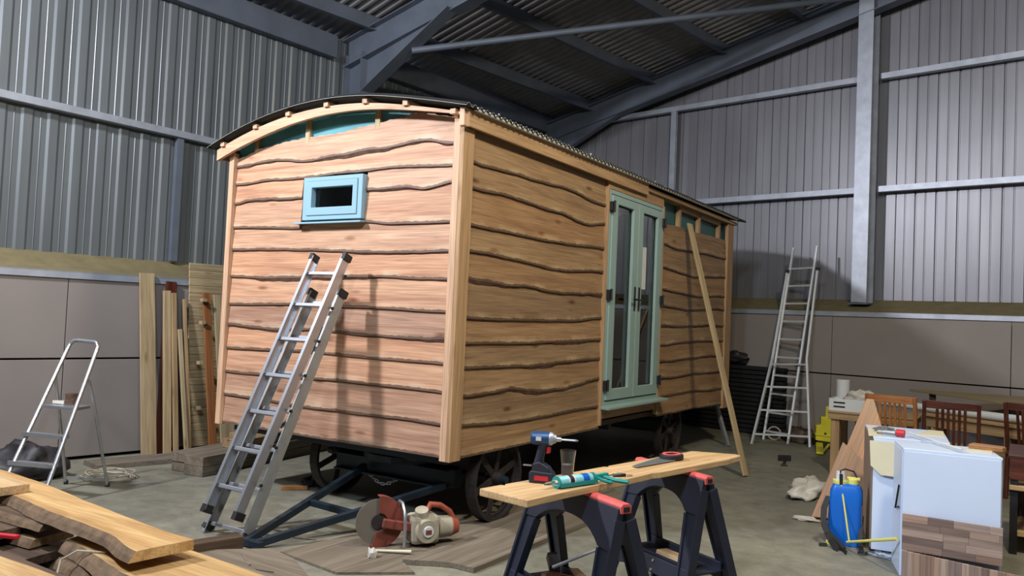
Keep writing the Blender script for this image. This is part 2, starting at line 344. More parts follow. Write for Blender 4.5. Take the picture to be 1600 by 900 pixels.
# back wall girts, post, gable column
for z, x0, x1 in ((3.66, -5.8, -0.02), (3.66, 0.26, 10), (5.31, -5.2, -0.02), (5.31, 0.26, 10)):
    cgirt(S(x0, 8.2, z), S(x1, 8.2, z), -SY, 0.075, 0.1, 'girt', M['galv'], wall_back)
MB().beam(S(-3.16, 8.14, 3.70), S(-3.16, 8.14, 5.28), 0.1, 0.06, SY).build('sheeting_post', M['galv'], wall_back)
col = MB(); 
for dx in (0, 0.0): pass
col.obox(S(0.115, 7.86, 4.3), SX, SY, Z, 0.21, 0.012, 4.58).obox(S(0.115, 8.14, 4.3), SX, SY, Z, 0.21, 0.012, 4.58).obox(S(0.115, 8.0, 4.3), SX, SY, Z, 0.01, 0.27, 4.58)
col.build('gable_column', M['galv'], wall_back); MB().obox(S(0.115, 7.98, 1.99), SX, SY, Z, 0.27, 0.32, 0.02).build('base_plate', M['galvpaint'], wall_back)
# unseen walls that close the shed
wall_right = struct('wall_right', MB().beam(S(10.8, -9, 3), S(10.8, 8.3, 3), 0.1, 6), M['roofdark'])
wall_front = struct('wall_front', MB().beam(S(-5, -9, 3.4), S(10.8, -9, 3.4), 0.1, 6.8), M['sheet'])
MB().beam(S(-4.83, -9, 3), S(-4.83, -2.6, 3), 0.1, 6).build('wall_extension', M['sheetl'], wall_left)
# ceiling: corrugated roof sheets, purlins, rafters
ce = MB(); ce.add([S(-6.3, -9, rz(-6.3) + 0.22), S(2.4, -9, rz(2.4) + 0.22), S(2.4, 8.6, rz(2.4) + 0.22), S(-6.3, 8.6, rz(-6.3) + 0.22), S(11, -9, rz(11) + 0.22), S(11, 8.6, rz(11) + 0.22)], [(0, 1, 2, 3), (1, 4, 5, 2)])
ceiling = struct('ceiling', ce, M['roofsheet'])
y = -3.0
while y < 8.3:
    mb = MB(); vs = []; n = 0; w = 1.06
    for i in range(29):
        yy = y + i * w / 28; h = 0.028 * math.sin(i * math.pi / 2) ; h = (0.03, 0.0, -0.0, 0.03)[i % 4]
        for x in (-6.2, 2.4): p_ = S(x, yy, rz(x) + 0.10 + h); vs.append(p_)
    mb.add(vs, [(2 * i, 2 * i + 1, 2 * i + 3, 2 * i + 2) for i in range(28)]); mb.build('roof_sheet', M['roofsheet'], ceiling); y += w
for x in (-4.85, -3.5, -2.17, -0.84, 0.5, 1.9):
    z = rz(x) - 0.03
    MB().beam(S(x, -6, z), S(x, 8.2, z), 0.01, 0.2).beam(S(x + 0.03, -6, z - 0.1), S(x + 0.03, 8.2, z - 0.1), 0.07, 0.01).beam(S(x - 0.03, -6, z + 0.1), S(x - 0.03, 8.2, z + 0.1), 0.07, 0.01).build('purlin', M['galvpaint'], ceiling)
ibeam(S(-5.9, 7.95, 5.15), S(2.4, 7.95, 6.86), 0.2, 0.36, Z, 'rafter', M['galvpaint'], ceiling)
ibeam(S(2.4, 7.95, 6.86), S(10.5, 7.95, 5.15), 0.2, 0.36, Z, 'rafter', M['galvpaint'], ceiling)
MB().prism([(0, 0), (1.5, 0.30), (0.0, -0.36)], S(-5.62, 7.95, 5.04), SX, Z, SY, -0.06, 0.06).build('haunch', M['galvpaint'], ceiling)
ibeam(S(-5.4, 2.85, 5.21), S(2.4, 3.3, 6.78), 0.2, 0.38, Z, 'rafter', M['galvpaint'], ceiling)
hm = MB(); a, b = S(-5.35, 2.88, 4.55), S(-3.45, 2.98, 5.38)
hm.prism([(-5.25, 5.10), (-3.3, 5.47), (-5.25, 4.52)], S(0, 2.9, 0), SX, Z, SY, -0.01, 0.01).beam(S(-5.25, 2.9, 4.52), S(-3.3, 2.9, 5.45), 0.2, 0.014); hm.build('haunch', M['galvpaint'], ceiling)
MB().cyl(S(-4.05, 2.9, 5.05), S(0.05, 7.9, 6.47), 0.045, n=10).build('brace_tube', M['galvpaint'], ceiling, smooth=True)

# ------------------------------------------------------------------ the hut
hut = thing('shepherd_hut', 'half-built wooden wheeled hut clad in waney-edged larch boards', 'hut', (-1.24, 3.1, 0))
def interp(P, x):
    if x <= P[0][0]: return P[0][1]
    for a, b in zip(P, P[1:]):
        if x <= b[0]:
            t = (x - a[0]) / (b[0] - a[0]); t = t * t * (3 - 2 * t); return a[1] + (b[1] - a[1]) * t
    return P[-1][1]
def wob(seed):
    r = random.Random(seed); ph = [(r.uniform(0, 6.3), r.uniform(0.8, 1.2)) for _ in range(4)]
    return lambda x: sum(a * math.sin(x * f * q[1] + q[0]) for (f, a), q in zip(((3.2, 0.007), (7.5, 0.0035), (17, 0.0018), (39, 0.001)), ph))
def cut_board(name, O, U, N, x0, x1, bot, top, mat, seed, amp=1.0, d_top=0.008, d_bot=0.026, cham=0.016, rough_top=False):
    """waney board: bot/top give heights along x; O origin, U along, N outwards; bottom edge bevelled and barky"""
    w = wob(seed); r = random.Random(seed); n = max(2, int((x1 - x0) / 0.035)); vs, uv = [], []; K = 7
    cw = wob(seed + 99)
    for i in range(n + 1):
        x = x0 + (x1 - x0) * i / n; zb = bot(x) + w(x) * amp * 0.75; zt = top(x) + (wob(seed + 5)(x) * 0.8 - 0.004 if rough_top else 0)
        c = min(0.036, max(0.002, cham * 0.62 * (1 + 120 * cw(x))))
        def P(z, d): return O + U * x + Z * z + N * d
        H = zt - zb
        for t in (0.0, 0.12, 0.5, 1.0):
            vs.append(P(zb + H * t, d_bot + (d_top - d_bot) * t)); uv.append((x, H * t))
        vs.append(P(zt, d_top - 0.012)); uv.append((x, H)); vs.append(P(zb + 0.002, d_bot - 0.022)); uv.append((x, -0.01)); vs.append(P(zb - c, d_bot - 0.014)); uv.append((x, -0.005))
    fs, mi = [], []; cc = [vs[i * K].z - vs[i * K + 6].z for i in range(n + 1)]
    for i in range(n):
        a, b = i * K, (i + 1) * K
        for j in range(K):
            k = (j + 1) % K; fs.append((a + j, b + j, b + k, a + k)); mi.append(1 if j in (5, 6) and cc[i] > 0.005 else 0)
    fs += [tuple(range(K)), tuple(n * K + j for j in range(K))[::-1]]; mi += [0, 0]
    mb = MB(); mb.v = vs; mb.f = [list(f) for f in fs]; mb.m = mi
    W = U.cross(Z); c = O + U * (x0 + x1) / 2 + Z * (bot((x0 + x1) / 2)); MM = Matrix(((U.x, 0, W.x, c.x), (U.y, 0, W.y, c.y), (0, 1, 0, c.z), (0, 0, 0, 1)))
    return mb.build(name, [mat, M['bark']], hut, M=MM, uv=uv)
G = [
 [(-2.418,2.87),(-2.1,2.935),(-1.821,2.965),(-1.305,2.975),(-0.95,3.02),(-0.6,3.05),(-0.456,3.07),(-0.026,3.0)],
 [(-2.422,2.786),(-2.015,2.803),(-1.576,2.768),(-1.199,2.788),(-0.864,2.819),(-0.347,2.846),(-0.071,2.804)],
 [(-2.416,2.617),(-1.923,2.638),(-1.189,2.648),(-0.616,2.655),(-0.062,2.647)],
 [(-2.410,2.449),(-2.148,2.472),(-1.583,2.470),(-0.909,2.505),(-0.527,2.510),(-0.343,2.492),(-0.055,2.528)],
 [(-2.409,2.243),(-1.639,2.225),(-0.892,2.258),(-0.615,2.236),(-0.055,2.235)],
 [(-2.419,2.059),(-1.500,2.041),(-0.830,2.021),(-0.044,2.030)],
 [(-2.407,1.826),(-1.758,1.821),(-0.702,1.832),(-0.049,1.830)],
 [(-2.408,1.584),(-1.599,1.600),(-0.655,1.603),(-0.058,1.589)],
 [(-2.406,1.416),(-1.957,1.392),(-1.232,1.399),(-0.750,1.392),(-0.047,1.404)],
 [(-2.405,1.207),(-1.432,1.226),(-0.048,1.224)],
 [(-2.412,1.002),(-1.149,1.025),(-0.042,1.022)],
 [(-2.412,0.804),(-1.133,0.793),(-0.040,0.794)],
 [(-2.408,0.565),(-1.519,0.562),(-0.026,0.567)]]
NG, NS = Vector((0, -1, 0)), Vector((1, 0, 0)); O0 = Vector((0, 0, 0))
cam_amp = [1, 1.3, 1.0, 1.2, 0.5, 0.9, 1.1, 0.5, 1.2, 0.4, 0.5, 0.8, 0.15]
chm = [.01, .030, .006, .014, .008, .014, .026, .008, .020, .006, .008, .012, .002]
for i in range(1, 13):
    top = (lambda x, P=G[i-1]: interp(P, x) + 0.03) if i > 1 else (lambda x: interp(G[0], x) + 0.004 * math.sin(x * 60))
    bot = lambda x, P=G[i]: interp(P, x)
    segs = [(-2.44, -0.035)] if i not in (3, 4) else [(-2.44, -1.60), (-0.90, -0.035)]
    for k, (a, b) in enumerate(segs): cut_board('cladding_board', O0, X1, NG, a, b, bot, top, M['larch'], 100 + i * 3 + k, cam_amp[i], cham=chm[i], rough_top=(i == 1))
SD = [
 [(0.03,2.95),(2.35,2.93)],
 [(0.035,2.676),(0.806,2.694),(1.488,2.699),(2.197,2.672)],
 [(0.033,2.492),(0.823,2.492),(1.392,2.486),(1.912,2.450),(2.201,2.479)],
 [(0.047,2.219),(0.692,2.222),(1.414,2.230),(2.221,2.252)],
 [(0.046,2.032),(0.736,2.025),(1.321,1.998),(2.241,2.030)],
 [(0.046,1.835),(0.659,1.815),(0.878,1.838),(1.450,1.800),(2.205,1.817)],
 [(0.060,1.554),(1.621,1.560),(2.225,1.602)],
 [(0.058,1.377),(0.915,1.373),(2.243,1.398)],
 [(0.057,1.195),(0.930,1.194),(2.259,1.218)],
 [(0.057,0.985),(0.698,1.006),(1.1,0.99),(1.520,0.980),(1.9,1.02),(2.262,1.032)],
 [(0.058,0.789),(0.966,0.758),(2.286,0.775)],
 [(0.05,0.563),(0.331,0.563),(2.330,0.570)]]
sam = [1, 1.2, 1.4, 0.7, 0.9, 1.5, 0.5, 0.4, 0.7, 2.2, 0.8, 0.2]; sch = [0, .012, .010, .010, .014, .022, .012, .026, .026, .030, .014, .002]
for i in range(1, 12):
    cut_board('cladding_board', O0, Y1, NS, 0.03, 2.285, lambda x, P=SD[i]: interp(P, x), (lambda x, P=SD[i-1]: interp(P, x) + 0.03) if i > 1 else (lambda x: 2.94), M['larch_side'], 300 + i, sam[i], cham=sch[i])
SR = [
 [(3.66,2.70),(4.232,2.71),(4.630,2.700),(5.76,2.735)],
 [(3.683,2.461),(4.232,2.442),(5.773,2.478)],
 [(3.711,2.195),(4.6,2.16),(5.801,2.218)],
 [(3.69,1.954),(4.7,1.925),(5.83,1.972)],
 [(3.694,1.774),(4.7,1.757),(5.846,1.797)],
 [(3.717,1.554),(5.923,1.584)],
 [(3.735,1.348),(4.7,1.375),(5.944,1.389)],
 [(3.753,1.163),(4.7,1.18),(5.966,1.195)],
 [(3.770,0.980),(5.908,0.985)],
 [(3.791,0.769),(4.8,0.782),(5.934,0.750)],
 [(3.754,0.576),(5.956,0.555)]]
for i in range(1, 11):
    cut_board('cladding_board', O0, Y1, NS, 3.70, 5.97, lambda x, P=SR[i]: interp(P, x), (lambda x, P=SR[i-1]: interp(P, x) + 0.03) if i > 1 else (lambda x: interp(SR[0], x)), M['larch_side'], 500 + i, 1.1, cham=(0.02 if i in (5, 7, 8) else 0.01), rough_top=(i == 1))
def bx(name, a, b, mat, parent=None, bevel=0.003, grain=None): return MB().box(a, b).build(name, mat, parent or hut, bevel=bevel, grain=grain)
# corner trims
bx('corner_trim', (-2.49, -0.055, 0.555), (-2.43, 0.0, 2.90), M['trim'], grain=Z)
bx('corner_trim', (-0.058, -0.058, 0.55), (-0.001, -0.008, 2.975), M['trim'], grain=Z)
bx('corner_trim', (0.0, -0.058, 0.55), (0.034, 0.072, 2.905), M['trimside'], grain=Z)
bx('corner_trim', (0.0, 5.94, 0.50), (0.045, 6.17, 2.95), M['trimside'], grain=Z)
bx('corner_trim', (-2.49, 6.12, 0.555), (-2.43, 6.2, 2.90), M['trim'], grain=Z)
# arc helper: heights of roof and barge over the gable
def arc(x): u = (x + 1.22) / 1.40; return 3.215 - 0.262 * u * u + 0.045 * max(0.0, (x + 0.6) / 0.7) ** 2
BX = [-2.585 + 2.64 * i / 24 for i in range(25)]
bo = [(x, arc(x) - 0.043) for x in BX]; bi = [(x, arc(x) - (0.135 if x < -2.1 else 0.135 - 0.075 * (x + 2.1) / 2.15)) for x in BX]
MB().band(bo, bi, (0, -0.115, 0), X1, Z, Y1, 0, 0.03).build('barge_board', M['trim'], hut, grain=X1)
MB().prism([(-2.45, 2.68)] + [(x, arc(x) - 0.06) for x in BX[1:-1]] + [(0.0, 2.68)], (0, 0.0, 0), X1, Z, Y1, 0.02, 0.04).build('end_membrane', M['teal'], hut)
MB().prism([(-2.47, 0.57)] + [(x, arc(x) - 0.06) for x in BX[1:-1]] + [(0.0, 0.57)], (0, 6.13, 0), X1, Z, Y1, 0.0, 0.02).build('end_membrane', M['tealdark'], hut)
for x in (-1.585, -0.83, -2.2, -0.2): MB().box((x - 0.024, -0.012, 2.8), (x + 0.024, 0.02, arc(x) - 0.075)).build('gable_stud', M['pine'], hut, grain=Z)
# soffit piece over the left corner and eaves fascias
bx('eaves_board', (-2.60, -0.10, 2.845), (-2.575, 6.25, 2.93), M['trim'], grain=Y1)
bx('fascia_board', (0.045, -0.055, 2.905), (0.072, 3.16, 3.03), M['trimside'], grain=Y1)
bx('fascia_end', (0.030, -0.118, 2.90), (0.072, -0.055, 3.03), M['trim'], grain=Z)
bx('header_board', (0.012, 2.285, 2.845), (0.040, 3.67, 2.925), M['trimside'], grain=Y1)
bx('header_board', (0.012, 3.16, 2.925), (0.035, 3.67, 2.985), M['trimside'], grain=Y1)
bx('top_plate', (-0.06, 3.16, 2.955), (0.06, 6.2, 3.0), M['pine_dull'], grain=Y1)
bx('side_membrane', (-0.075, 0.0, 0.57), (-0.055, 2.30, 2.98), M['tealdark'], bevel=0)
bx('side_membrane', (-0.075, 3.66, 0.57), (-0.055, 6.14, 2.98), M['tealdark'], bevel=0)
bx('side_membrane', (-2.475, 0.0, 0.57), (-2.455, 6.14, 2.93), M['tealdark'], bevel=0)
for y in (3.675, 4.28, 4.95, 5.72): bx('wall_stud', (-0.05, y - 0.03, 2.45), (0.0, y + 0.03, 2.96), M['pine_dull'], grain=Z)
for y in (4.45, ): bx('noggin', (-0.05, 4.3, 2.90), (0.0, 5.69, 2.95), M['pine_dull'], grain=Y1)
bx('floor_deck', (-2.46, 0.03, 0.57), (-0.05, 6.13, 0.62), M['oldwood'], grain=Y1)
# roof battens with visible ends, and corrugated sheets over the arch
for x in (-2.5, -2.09, -1.70, -1.27, -0.86, -0.46, -0.02):
    z = arc(x) - (0.03 if x < -0.1 else 0.05); bx('roof_batten', (x - 0.024, -0.135, z - 0.02), (x + 0.024, 6.45, z + 0.018), M['trim'] if x else M['pine'], grain=Y1)
def roof_sheet(y0, w, k):
    mb = MB(); p = 0.0762; ns = int(w / p * 6); mx = 22; vs = []
    for s_ in (0, 1):
        for i in range(ns + 1):
            y = y0 + w * i / ns
            for j in range(mx + 1):
                x = -2.66 + 2.78 * j / mx
                vs.append((x, y, arc(x) + 0.014 + 0.014 * math.sin(2 * math.pi * y / p) + (0.0015 if s_ else 0.0) + (0.002 if k % 2 else 0)))
    n1 = (ns + 1) * (mx + 1); q = lambda s_, i, j: s_ * n1 + i * (mx + 1) + j
    for s_ in (0, 1):
        mb2 = [];
        for i in range(ns):
            for j in range(mx):
                f = (q(s_, i, j), q(s_, i, j + 1), q(s_, i + 1, j + 1), q(s_, i + 1, j)); mb.f.append(list(f if s_ else f[::-1])); mb.m.append(0 if s_ else 1)
    for i in range(ns): mb.f += [[q(0, i, 0), q(0, i + 1, 0), q(1, i + 1, 0), q(1, i, 0)], [q(0, i, mx), q(1, i, mx), q(1, i + 1, mx), q(0, i + 1, mx)]]; mb.m += [2, 2]
    for j in range(mx): mb.f += [[q(0, 0, j), q(1, 0, j), q(1, 0, j + 1), q(0, 0, j + 1)], [q(0, ns, j), q(0, ns, j + 1), q(1, ns, j + 1), q(1, ns, j)]]; mb.m += [2, 2]
    mb.v = [Vector(v) for v in vs]; mb.build('roof_sheet', [M['roofdark'], M['roofunder'], M['roofpale']], hut, smooth=True)
for k in range(9): roof_sheet(-0.17 + k * 0.7366, 0.76, k)
fil = MB()
for i in range(int(6.2 / 0.0762)):
    y = 0.0762 * i - 0.02; fil.prism([(y, 0), (y + 0.0762, 0), (y + 0.0572, 0.026), (y + 0.019, 0.026)][::1], (0.075, 0, arc(0.09) - 0.008), Y1, Z, X1, 0, 0.03)
f_ = fil.build('lit_trough_teeth', M['roofpale'], hut); f_['kind'] = 'stuff'  # added pale teeth standing in for lit undersides of the sheet troughs
for y in (0.3, 1.8, 3.3): MB().cyl((0.08, y, arc(0.08) + 0.02), (0.08, y, arc(0.08) + 0.045), 0.006, n=8).build('roof_screw', M['galv'], hut)
# gable window
wf = MB(); yf = -0.062
wf.band([(-1.545, 2.285), (-0.905, 2.285), (-0.905, 2.628), (-1.545, 2.628)], [(-1.50, 2.318), (-0.95, 2.318), (-0.95, 2.595), (-1.50, 2.595)], (0, yf, 0), X1, Z, Y1, 0, 0.08, closed=True)
win = wf.build('window_frame', M['upvc'], hut, bevel=0.004)
MB().band([(-1.498, 2.32), (-0.952, 2.32), (-0.952, 2.593), (-1.498, 2.593)], [(-1.443, 2.383), (-0.955 - 0.0, 2.383), (-0.955, 2.543), (-1.443, 2.543)], (0, yf - 0.008, 0), X1, Z, Y1, 0, 0.06, closed=True)
MB().band([(-1.498, 2.32), (-0.952, 2.32), (-0.952, 2.593), (-1.498, 2.593)], [(-1.443, 2.383), (-1.0, 2.383), (-1.0, 2.543), (-1.443, 2.543)], (0, yf - 0.008, 0), X1, Z, Y1, 0, 0.06, closed=True).build('window_sash', M['upvc'], win, bevel=0.004)
MB().box((-1.45, -0.025, 2.375), (-0.99, -0.019, 2.55)).build('window_pane', M['glass'], win)
MB().prism([(0, 0), (0.085, -0.008), (0.085, -0.022), (0, -0.016)], (-1.62, 0.0, 2.275), Vector((0, -1, 0)), Z, X1, 0, 0.73).build('window_sill', M['upvc'], win, bevel=0.002)
bx('window_reveal', (-1.60, -0.01, 2.25), (-1.59, 0.02, 2.63), M['black'], bevel=0)
# doors
df = MB(); df.band([(2.30, 0.775), (3.655, 0.775), (3.655, 2.84), (2.30, 2.84)], [(2.345, 0.82), (3.61, 0.82), (3.61, 2.80), (2.345, 2.80)], (0.045, 0, 0), Y1, Z, -X1, 0, 0.09, closed=True)
door = df.build('door_frame', M['upvc_door'], hut, bevel=0.004)
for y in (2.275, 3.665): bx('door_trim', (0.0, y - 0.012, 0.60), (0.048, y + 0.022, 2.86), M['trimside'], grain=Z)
MB().prism([(0, 0), (0.15, -0.012), (0.15, -0.035), (0, -0.03)], (-0.02, 2.27, 0.785), X1, Z, Y1, 0, 1.50).build('door_sill', M['upvc_door'], door, bevel=0.003)
bx('sill_timber', (-0.05, 2.30, 0.655), (0.03, 3.65, 0.745), M['trimside'], grain=Y1)
def leaf(y0, y1, gy0, gy1, hy, hside):
    d = MB().band([(y0, 0.83), (y1, 0.83), (y1, 2.79), (y0, 2.79)], [(gy0, 0.935), (gy1, 0.935), (gy1, 2.712), (gy0, 2.712)], (0.058, 0, 0), Y1, Z, -X1, 0, 0.06, closed=True).build('door_leaf', M['upvc_door'], hut, bevel=0.005)
    MB().box((0.012, gy0 - 0.01, 0.925), (0.020, gy1 + 0.01, 2.722)).build('glass_pane', M['glass'], d)
    MB().band([(gy0 - .005, .93), (gy1 + .005, .93), (gy1 + .005, 2.717), (gy0 - .005, 2.717)], [(gy0 + .008, .943), (gy1 - .008, .943), (gy1 - .008, 2.704), (gy0 + .008, 2.704)], (0.03, 0, 0), Y1, Z, -X1, 0, 0.01, closed=True).build('glazing_gasket', M['black'], d)
    h = MB().box((0.058, hy - 0.016, 1.70), (0.066, hy + 0.016, 1.94)).box((0.066, hy - 0.008, 1.80), (0.105, hy + 0.008, 1.82)).box((0.095, min(hy, hy + hside * 0.11), 1.80), (0.108, max(hy, hy + hside * 0.11), 1.82))
    h.build('handle', M['black'], d, bevel=0.002)
leaf(2.348, 2.972, 2.475, 2.845, 2.925, -1); leaf(2.978, 3.608, 3.095, 3.475, 3.03, 1)
for y in (2.33, 3.625):
    for z in (2.675, 1.835, 0.975):
        MB().box((0.046, y - 0.035, z - 0.045), (0.078, y + 0.035, z + 0.045)).cyl((0.085, y, z - 0.055), (0.085, y, z + 0.055), 0.012, n=8).build('door_hinge', M['black'], hut, bevel=0.003)
bx('door_notice', (0.022, 3.10, 1.93), (0.024, 3.27, 2.37), M['paper'], bevel=0)
bx('interior_shade_sheet', (-2.44, 0.06, 0.63), (-2.42, 6.1, 2.9), M['eye'], bevel=0)  # added dark sheet standing in for shade inside the hut
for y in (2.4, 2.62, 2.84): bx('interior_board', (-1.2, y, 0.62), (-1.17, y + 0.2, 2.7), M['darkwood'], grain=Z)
# chassis
for x in (-1.95, -0.55): MB().beam((x, 0.25, 0.51), (x, 5.95, 0.51), 0.10, 0.12).build('chassis_beam', M['steel'], hut, bevel=0.004)
for y in (0.12, 1.4, 2.8, 4.3, 5.9): MB().beam((-2.4, y, 0.535), (-0.1, y, 0.535), 0.08, 0.07).build('cross_member', M['steel'], hut, bevel=0.003)
MB().box((-1.48, 0.40, 0.26), (-0.25, 0.50, 0.40)).box((-1.45, 0.34, 0.385), (-0.3, 0.56, 0.40)).box((-1.45, 0.34, 0.26), (-0.3, 0.56, 0.275)).build('front_axle_beam', M['steel'], hut, bevel=0.004)
MB().cyl((-0.85, 0.66, 0.40), (-0.85, 0.66, 0.45), 0.42, n=28).build('turntable', M['steel'], hut)
MB().cyl((-1.82, 0.66, 0.33), (0.06, 0.66, 0.33), 0.028).build('axle', M['steel'], hut)
MB().cyl((-1.95, 4.43, 0.33), (-0.05, 4.43, 0.33), 0.028).box((-1.8, 4.36, 0.34), (-0.25, 4.50, 0.44)).build('axle', M['steel'], hut)
def wheel(x, y, r=0.33, ang=0.3):
    m = MB(); n = 40; w = 0.085; O = Vector((x, y, r))
    P = lambda rr, k: (rr * math.cos(2 * math.pi * k / n), rr * math.sin(2 * math.pi * k / n))
    m.band([P(r, k) for k in range(n)], [P(r - 0.028, k) for k in range(n)], O - X1 * w / 2, Y1, Z, X1, 0, w, closed=True)
    m.band([P(r - 0.02, k) for k in range(n)], [P(r - 0.05, k) for k in range(n)], O - X1 * 0.01, Y1, Z, X1, 0, 0.02, closed=True)
    rim = m.build('wheel', M['iron'], hut)
    MB().cyl(O - X1 * 0.06, O + X1 * 0.07, 0.055, 0.045, n=18).build('hub', M['iron'], rim, smooth=True)
    for k in range(6):
        a = ang + k * math.pi / 3; D = Y1 * math.cos(a) + Z * math.sin(a)
        MB().beam(O + D * 0.04, O + D * (r - 0.022), 0.014, 0.05, X1.cross(D)).build('spoke', M['iron'], rim)
wheel(-0.06, 0.67); wheel(-1.64, 0.62); wheel(-0.12, 4.43); wheel(-1.9, 4.43)
db = MB(); tip = Vector((-0.86, -0.98, 0.03))
db.beam((-1.12, 0.36, 0.32), tip + X1 * -0.05, 0.045, 0.05).beam((-0.26, 0.30, 0.30), tip + X1 * 0.04, 0.045, 0.05)
dbo = db.build('drawbar', M['steel'], hut, bevel=0.004)
MB().beam((-0.985, -0.34, 0.165), (-0.57, -0.35, 0.155), 0.04, 0.045).build('drawbar_brace', M['steel'], dbo, bevel=0.003)
MB().beam(tip - X1 * 0.09, tip + X1 * 0.10, 0.05, 0.045).build('drawbar_eye', M['steel'], dbo, bevel=0.004)
ch = MB()
for k in range(9):
    a = k * 0.13; p_ = Vector((-1.05 + 0.032 * k, 0.36, 0.255 - 0.05 * math.sin(k / 8 * math.pi))); t = [p_ + Vector((0.02 * math.cos(b), (0.010 * math.sin(b) if k % 2 else 0), (0 if k % 2 else 0.010 * math.sin(b)))) for b in [i * math.pi / 4 for i in range(8)]]
    ch.tube(t, 0.004, 5, closed=True)
ch.build('hanging_chain', M['galv'], hut)

# ------------------------------------------------------------------ extension ladder against the gable
def _br(m, a, b, w, d, up, mi=0): m.beam(a, b, w, d, up, mi)
lad = thing('extension_ladder', 'two-section aluminium extension ladder leaning on the hut gable below the window', 'ladder', (-1.17, -0.93, 0))
def V(*a): return Vector(a)
fb, ft = V(-1.175, -0.935, 0.0), V(-1.075, -0.203, 1.70)
dirn = (ft - fb).normalized(); nrm = X1.cross(dirn).normalized()
if nrm.y > 0: nrm = -nrm
hw0, hw1 = 0.205, 0.16
for s_ in (-1, 1):
    a = fb + X1 * s_ * hw0; b = ft + X1 * s_ * hw1
    r_ = MB(); r_.beam(a, b, 0.006, 0.075, nrm).beam(a + nrm * 0.036 - X1 * s_ * 0.011, b + nrm * 0.036 - X1 * s_ * 0.011, 0.026, 0.005, nrm).beam(a - nrm * 0.036 - X1 * s_ * 0.011, b - nrm * 0.036 - X1 * s_ * 0.011, 0.026, 0.005, nrm)
    rr = r_.build('rail', M['aludull'], lad); MB().beam(b - dirn * 0.03, b + dirn * 0.025, 0.034, 0.08, nrm).build('end_cap', M['black'], rr); MB().beam(a + Z * 0.02, a + dirn * 0.05, 0.036, 0.08, nrm).build('foot_pad', M['black'], rr)
for k in range(7):
    t = 0.035 + k * 0.153; c = fb.lerp(ft, t); h = hw0 + (hw1 - hw0) * t
    MB().beam(c - X1 * h, c + X1 * h, 0.03, 0.026, dirn).build('rung', M['alu'], lad, bevel=0.004)
ob, ot = V(-1.150, -0.95, 0.155), V(-1.065, -0.158, 1.955)
o2 = nrm * 0.045; h0, h1 = 0.16, 0.17
for s_ in (-1, 1):
    a = ob + o2 + X1 * s_ * h0; b = ot + o2 + X1 * s_ * h1
    r_ = MB(); r_.beam(a, b, 0.006, 0.07, nrm).beam(a + nrm * 0.034 - X1 * s_ * 0.010, b + nrm * 0.034 - X1 * s_ * 0.010, 0.026, 0.005, nrm).beam(a - nrm * 0.034 - X1 * s_ * 0.010, b - nrm * 0.034 - X1 * s_ * 0.010, 0.026, 0.005, nrm)
    rr = r_.build('rail', M['alu'], lad); MB().beam(b - dirn * 0.03, b + dirn * 0.02, 0.034, 0.078, nrm).build('end_cap', M['black'], rr); MB().beam(a - dirn * 0.02, a + dirn * 0.035, 0.04, 0.08, nrm).build('guide_hook', M['black'], rr)
for k in range(7):
    z = (0.315, 0.560, 0.812, 1.068, 1.328, 1.584, 1.824)[k]; t = (z - ob.z) / (ot.z - ob.z); c = ob.lerp(ot, t) + o2; h = h0 + (h1 - h0) * t
    MB().beam(c - X1 * h, c + X1 * h, 0.034, 0.028, dirn).build('rung', M['alu'], lad, bevel=0.004)
for k in range(7):
    t = 0.12 + k * 0.135; c = ob.lerp(ot, t) + X1 * (0.195 - 0.02 * t); MB().cyl(c, c + X1 * 0.012, 0.012, n=10).build('rung_socket', M['black'], lad)
MB().tube([V(-0.975, -0.34, 1.45), V(-0.965, -0.43, 1.22), V(-0.96, -0.50, 0.98), V(-0.975, -0.60, 0.80), V(-0.99, -0.67, 0.74)], 0.011, 8).build('pull_rope', M['black'], lad, smooth=True)

# ------------------------------------------------------------------ stepladder on the left
sl_ = thing('stepladder', 'small aluminium platform stepladder with rounded hoop by the grey wall panels', 'stepladder', (-3.15, -1.05, 0))
wv = V(0.35, 0.16, 0).normalized()
fL, tL = V(-3.115, -1.50, 0), V(-3.425, -0.84, 1.17); fR, tR = V(-2.80, -1.33, 0), V(-3.035, -0.82, 1.17)
def lp(a, b, z): return a.lerp(b, (z - a.z) / (b.z - a.z))
top = [lp(fL, tL, 1.12), lp(fL, tL, 1.19), V(-3.415, -0.815, 1.225) + wv * 0.05, V(-3.04, -0.79, 1.225) - wv * 0.05, lp(fR, tR, 1.19), lp(fR, tR, 1.12)]
MB().tube([fL] + top[:1] + [top[1]] + [top[1].lerp(top[2], 0.5) + Z * 0.012] + [top[2], top[3]] + [top[3].lerp(top[4], 0.5) + Z * 0.012] + [top[4], top[5], fR], 0.0165, 10).build('front_frame', M['alu'], sl_, smooth=True)
for (z) in (0.29, 0.495):
    a, b = lp(fL, tL, z), lp(fR, tR, z); m = MB(); m.beam(a + wv * 0.0, b, 0.085, 0.026); m.beam(a - V(-0.02, 0.04, 0.0) * 0 + V(0.0, -0.045, 0.004), b + V(0.0, -0.045, 0.004), 0.012, 0.034); m.build('tread', M['alu'], sl_, bevel=0.003)
a, b = lp(fL, tL, 0.70), lp(fR, tR, 0.70); q = V(-0.08, 0.17, 0)
m = MB(); m.prism([(0, 0), (1, 0), (1, 1), (0, 1)], a, b - a, q, Z, -0.012, 0.012); m.build('platform', M['alu'], sl_, bevel=0.003)
